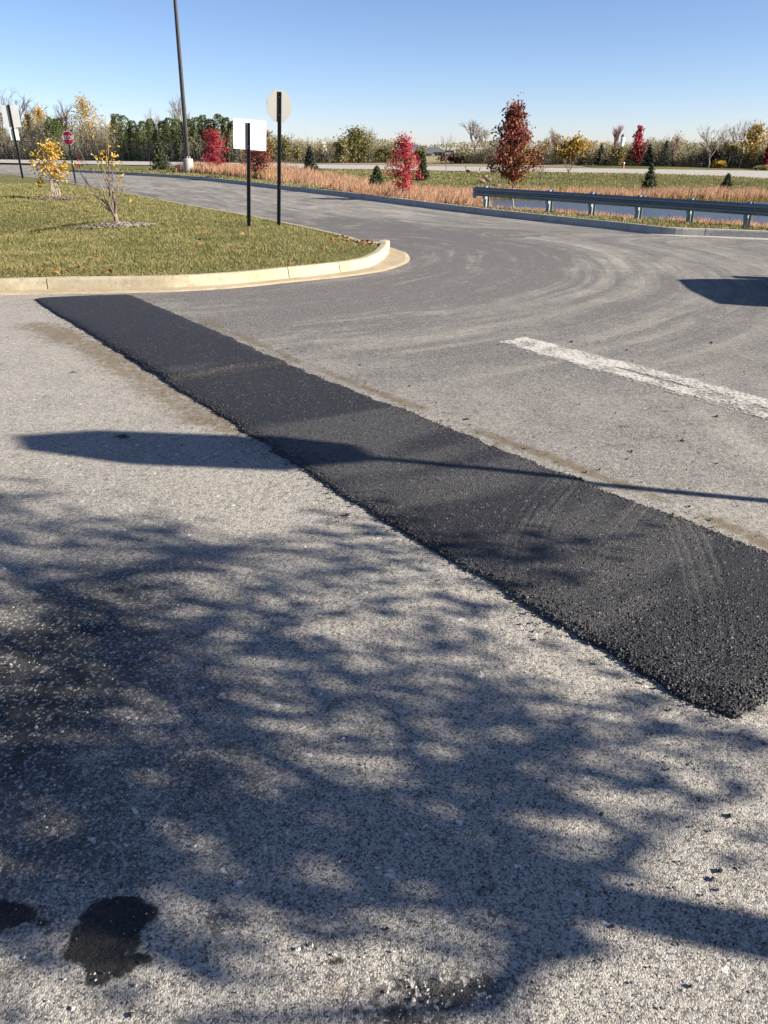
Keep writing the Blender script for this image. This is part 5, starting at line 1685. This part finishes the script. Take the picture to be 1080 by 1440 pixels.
# tufts of blades at each spot
m_ = 4
X3 = np.repeat(X3, m_) + rng.normal(size=len(X3) * m_) * 0.07; Y3 = np.repeat(Y3, m_) + rng.normal(size=len(Y3) * m_) * 0.07
hb = np.repeat(hb, m_) * (0.75 + 0.6 * fbm(X3 * 1.6, Y3 * 1.6, 99))
mb = MB(); mb.blades(np.c_[X3, Y3, land_z(X3, Y3) - 0.02], hb, 0.016 + 0.0004 * Y3, rng, 0.17, wind=(0.16, 0.0))
tag(mb.build('bluestem_grass', M['pink']), 'tall pinkish bluestem grass band round the pond', 'grass', kind='stuff')
# yellow green sedge at the waterline
n = 60000
Y_ = rng.uniform(24, 41, n); X_ = rng.uniform(1.5, 28, n)
e = pond_e(X_, Y_)
ok = (e > -0.95) & (e < -0.05) & ((Y_ > 33) | (rng.uniform(0, 1, n) < 0.08))
X_, Y_ = X_[ok], Y_[ok]
mb = MB(); mb.blades(np.c_[X_, Y_, land_z(X_, Y_) - 0.02], 0.24, 0.02, rng, 0.25)
tag(mb.build('waterline_sedge', M['sedge']), 'yellow green sedge along the pond edge', 'grass', kind='stuff')
# small yellow clump below the rusty maple
q = g(372, 254, 0.0); n = 300
mb = MB(); mb.blades(np.c_[q[0] + rng.normal(size=n) * 0.3, q[1] + rng.normal(size=n) * 0.25, np.full(n, 0.02)], 0.5, 0.03, rng, 0.3)
tag(mb.build('goldenrod_clump', M['sedge']), 'yellow green clump under the small rusty maple', 'plant', kind='stuff')

# ---------------------------------------------------------------- loose stones and crumbs
rng = np.random.default_rng(950)
ptsx, ptsy, ptsz = PATCH_H
# stones standing proud of the near part of the strip and of its edges
P2 = np.c_[ptsx, ptsy]
edm = np.minimum(np.minimum(S, 1 - S) * wd[:, None], np.minimum(AL, LEN - AL)).ravel()
wgt = (np.exp(-edm / 0.05) * 0.9 + 0.35 * sstep(2.7, 1.9, ptsy) + 0.5 * np.exp(-(rd.ravel() / 0.07) ** 2) + 0.05) * (ptsy < 7)
wgt *= np.clip(ptsy / 4, 0.3, 1.5) ** 0.0
wgt = wgt / wgt.sum()
ii = rng.choice(len(ptsx), 10000, p=wgt)
big_ = np.where(edm[ii] < 0.05, 0.0050, 0.0040)
o = rocks(len(ii), np.c_[ptsx[ii] + rng.normal(size=len(ii)) * 0.006, ptsy[ii] + rng.normal(size=len(ii)) * 0.006, np.maximum(ptsz[ii], 0.003) + 0.001], big_, rng, squash=0.8).build('patch_stones', M['crumb'])
tag(o, 'black stones of the fresh asphalt surface and edges', 'asphalt', kind='stuff')
# crumbs scattered beside the strip
pa, _ = resample(PL, 0.02); pb, _ = resample(PR, 0.02)
na_, nb_ = normals2(pa), normals2(pb)
c1_ = rng.integers(0, len(pa), 900); c2_ = rng.integers(0, len(pb), 500)
cr1 = pa[c1_] + na_[c1_] * rng.exponential(0.07, 900)[:, None]; cr2 = pb[c2_] - nb_[c2_] * rng.exponential(0.08, 500)[:, None]
sp = np.array([g(rng.uniform(600, 1080), rng.uniform(1020, 1440)) for _ in range(130)] + [g(rng.uniform(400, 1080), rng.uniform(470, 740)) for _ in range(420)] + [g(rng.uniform(0, 560), rng.uniform(640, 1440)) for _ in range(70)] + [g(*q_) for q_ in ((983, 1127), (1027, 1148), (1003, 1237), (1012, 1225), (1048, 1300), (1010, 1252), (845, 1145), (1031, 1329), (1040, 1222))])
cr = np.vstack([cr1, cr2, sp])
sz = np.r_[rng.uniform(0.002, 0.0055, 900), rng.uniform(0.002, 0.006, 500), rng.uniform(0.0015, 0.0045, 130), rng.exponential(0.0025, 420) + 0.002, rng.uniform(0.0015, 0.0045, 70), np.full(9, 0.0065)]
tag(rocks(len(cr), np.c_[cr, np.full(len(cr), 0.002)], sz, rng).build('asphalt_crumbs', M['crumb']), 'loose black crumbs scattered beside the strip', 'crumbs', kind='stuff')
# pale pebbles and grit on the old asphalt
sp = np.array([g(rng.uniform(-40, 600), rng.uniform(620, 1440)) for _ in range(900)] + [g(rng.uniform(-30, 260), rng.uniform(850, 1120)) for _ in range(600)] + [g(rng.uniform(560, 700), rng.uniform(1370, 1435)) for _ in range(60)])
sz = np.minimum(rng.exponential(0.0010, len(sp)) + 0.0010, 0.004)
tag(rocks(len(sp), np.c_[sp, np.full(len(sp), 0.0015)], sz, rng).build('pale_grit', M['pebble']), 'pale grit lying on the old asphalt', 'grit', kind='stuff')
# fallen leaves along the kerb and on the lawn
n = 260
pk = np.array([(rng.uniform(-5.5, -3.4), 9.75 + rng.exponential(0.1)) for _ in range(40)] + [(rng.uniform(-0.9, -0.1), rng.uniform(12.6, 14.0)) for _ in range(60)] + [(rng.uniform(-9, 0), rng.uniform(10, 18)) for _ in range(50)])
ok = (pk[:, 1] > np.interp(pk[:, 0], NEARX, NEARY)) & (pk[:, 1] < np.interp(pk[:, 0], FARX, FARY))
pk = pk[ok]
mb = MB(); mb.leaves(np.c_[pk, lawn_z(pk[:, 0], pk[:, 1]) + 0.05], 0.035, rng, up=0.3)
tag(mb.build('fallen_leaves', M['bronze_leaf']), 'brown fallen leaves on the lawn and along the kerb', 'leaves', kind='stuff')
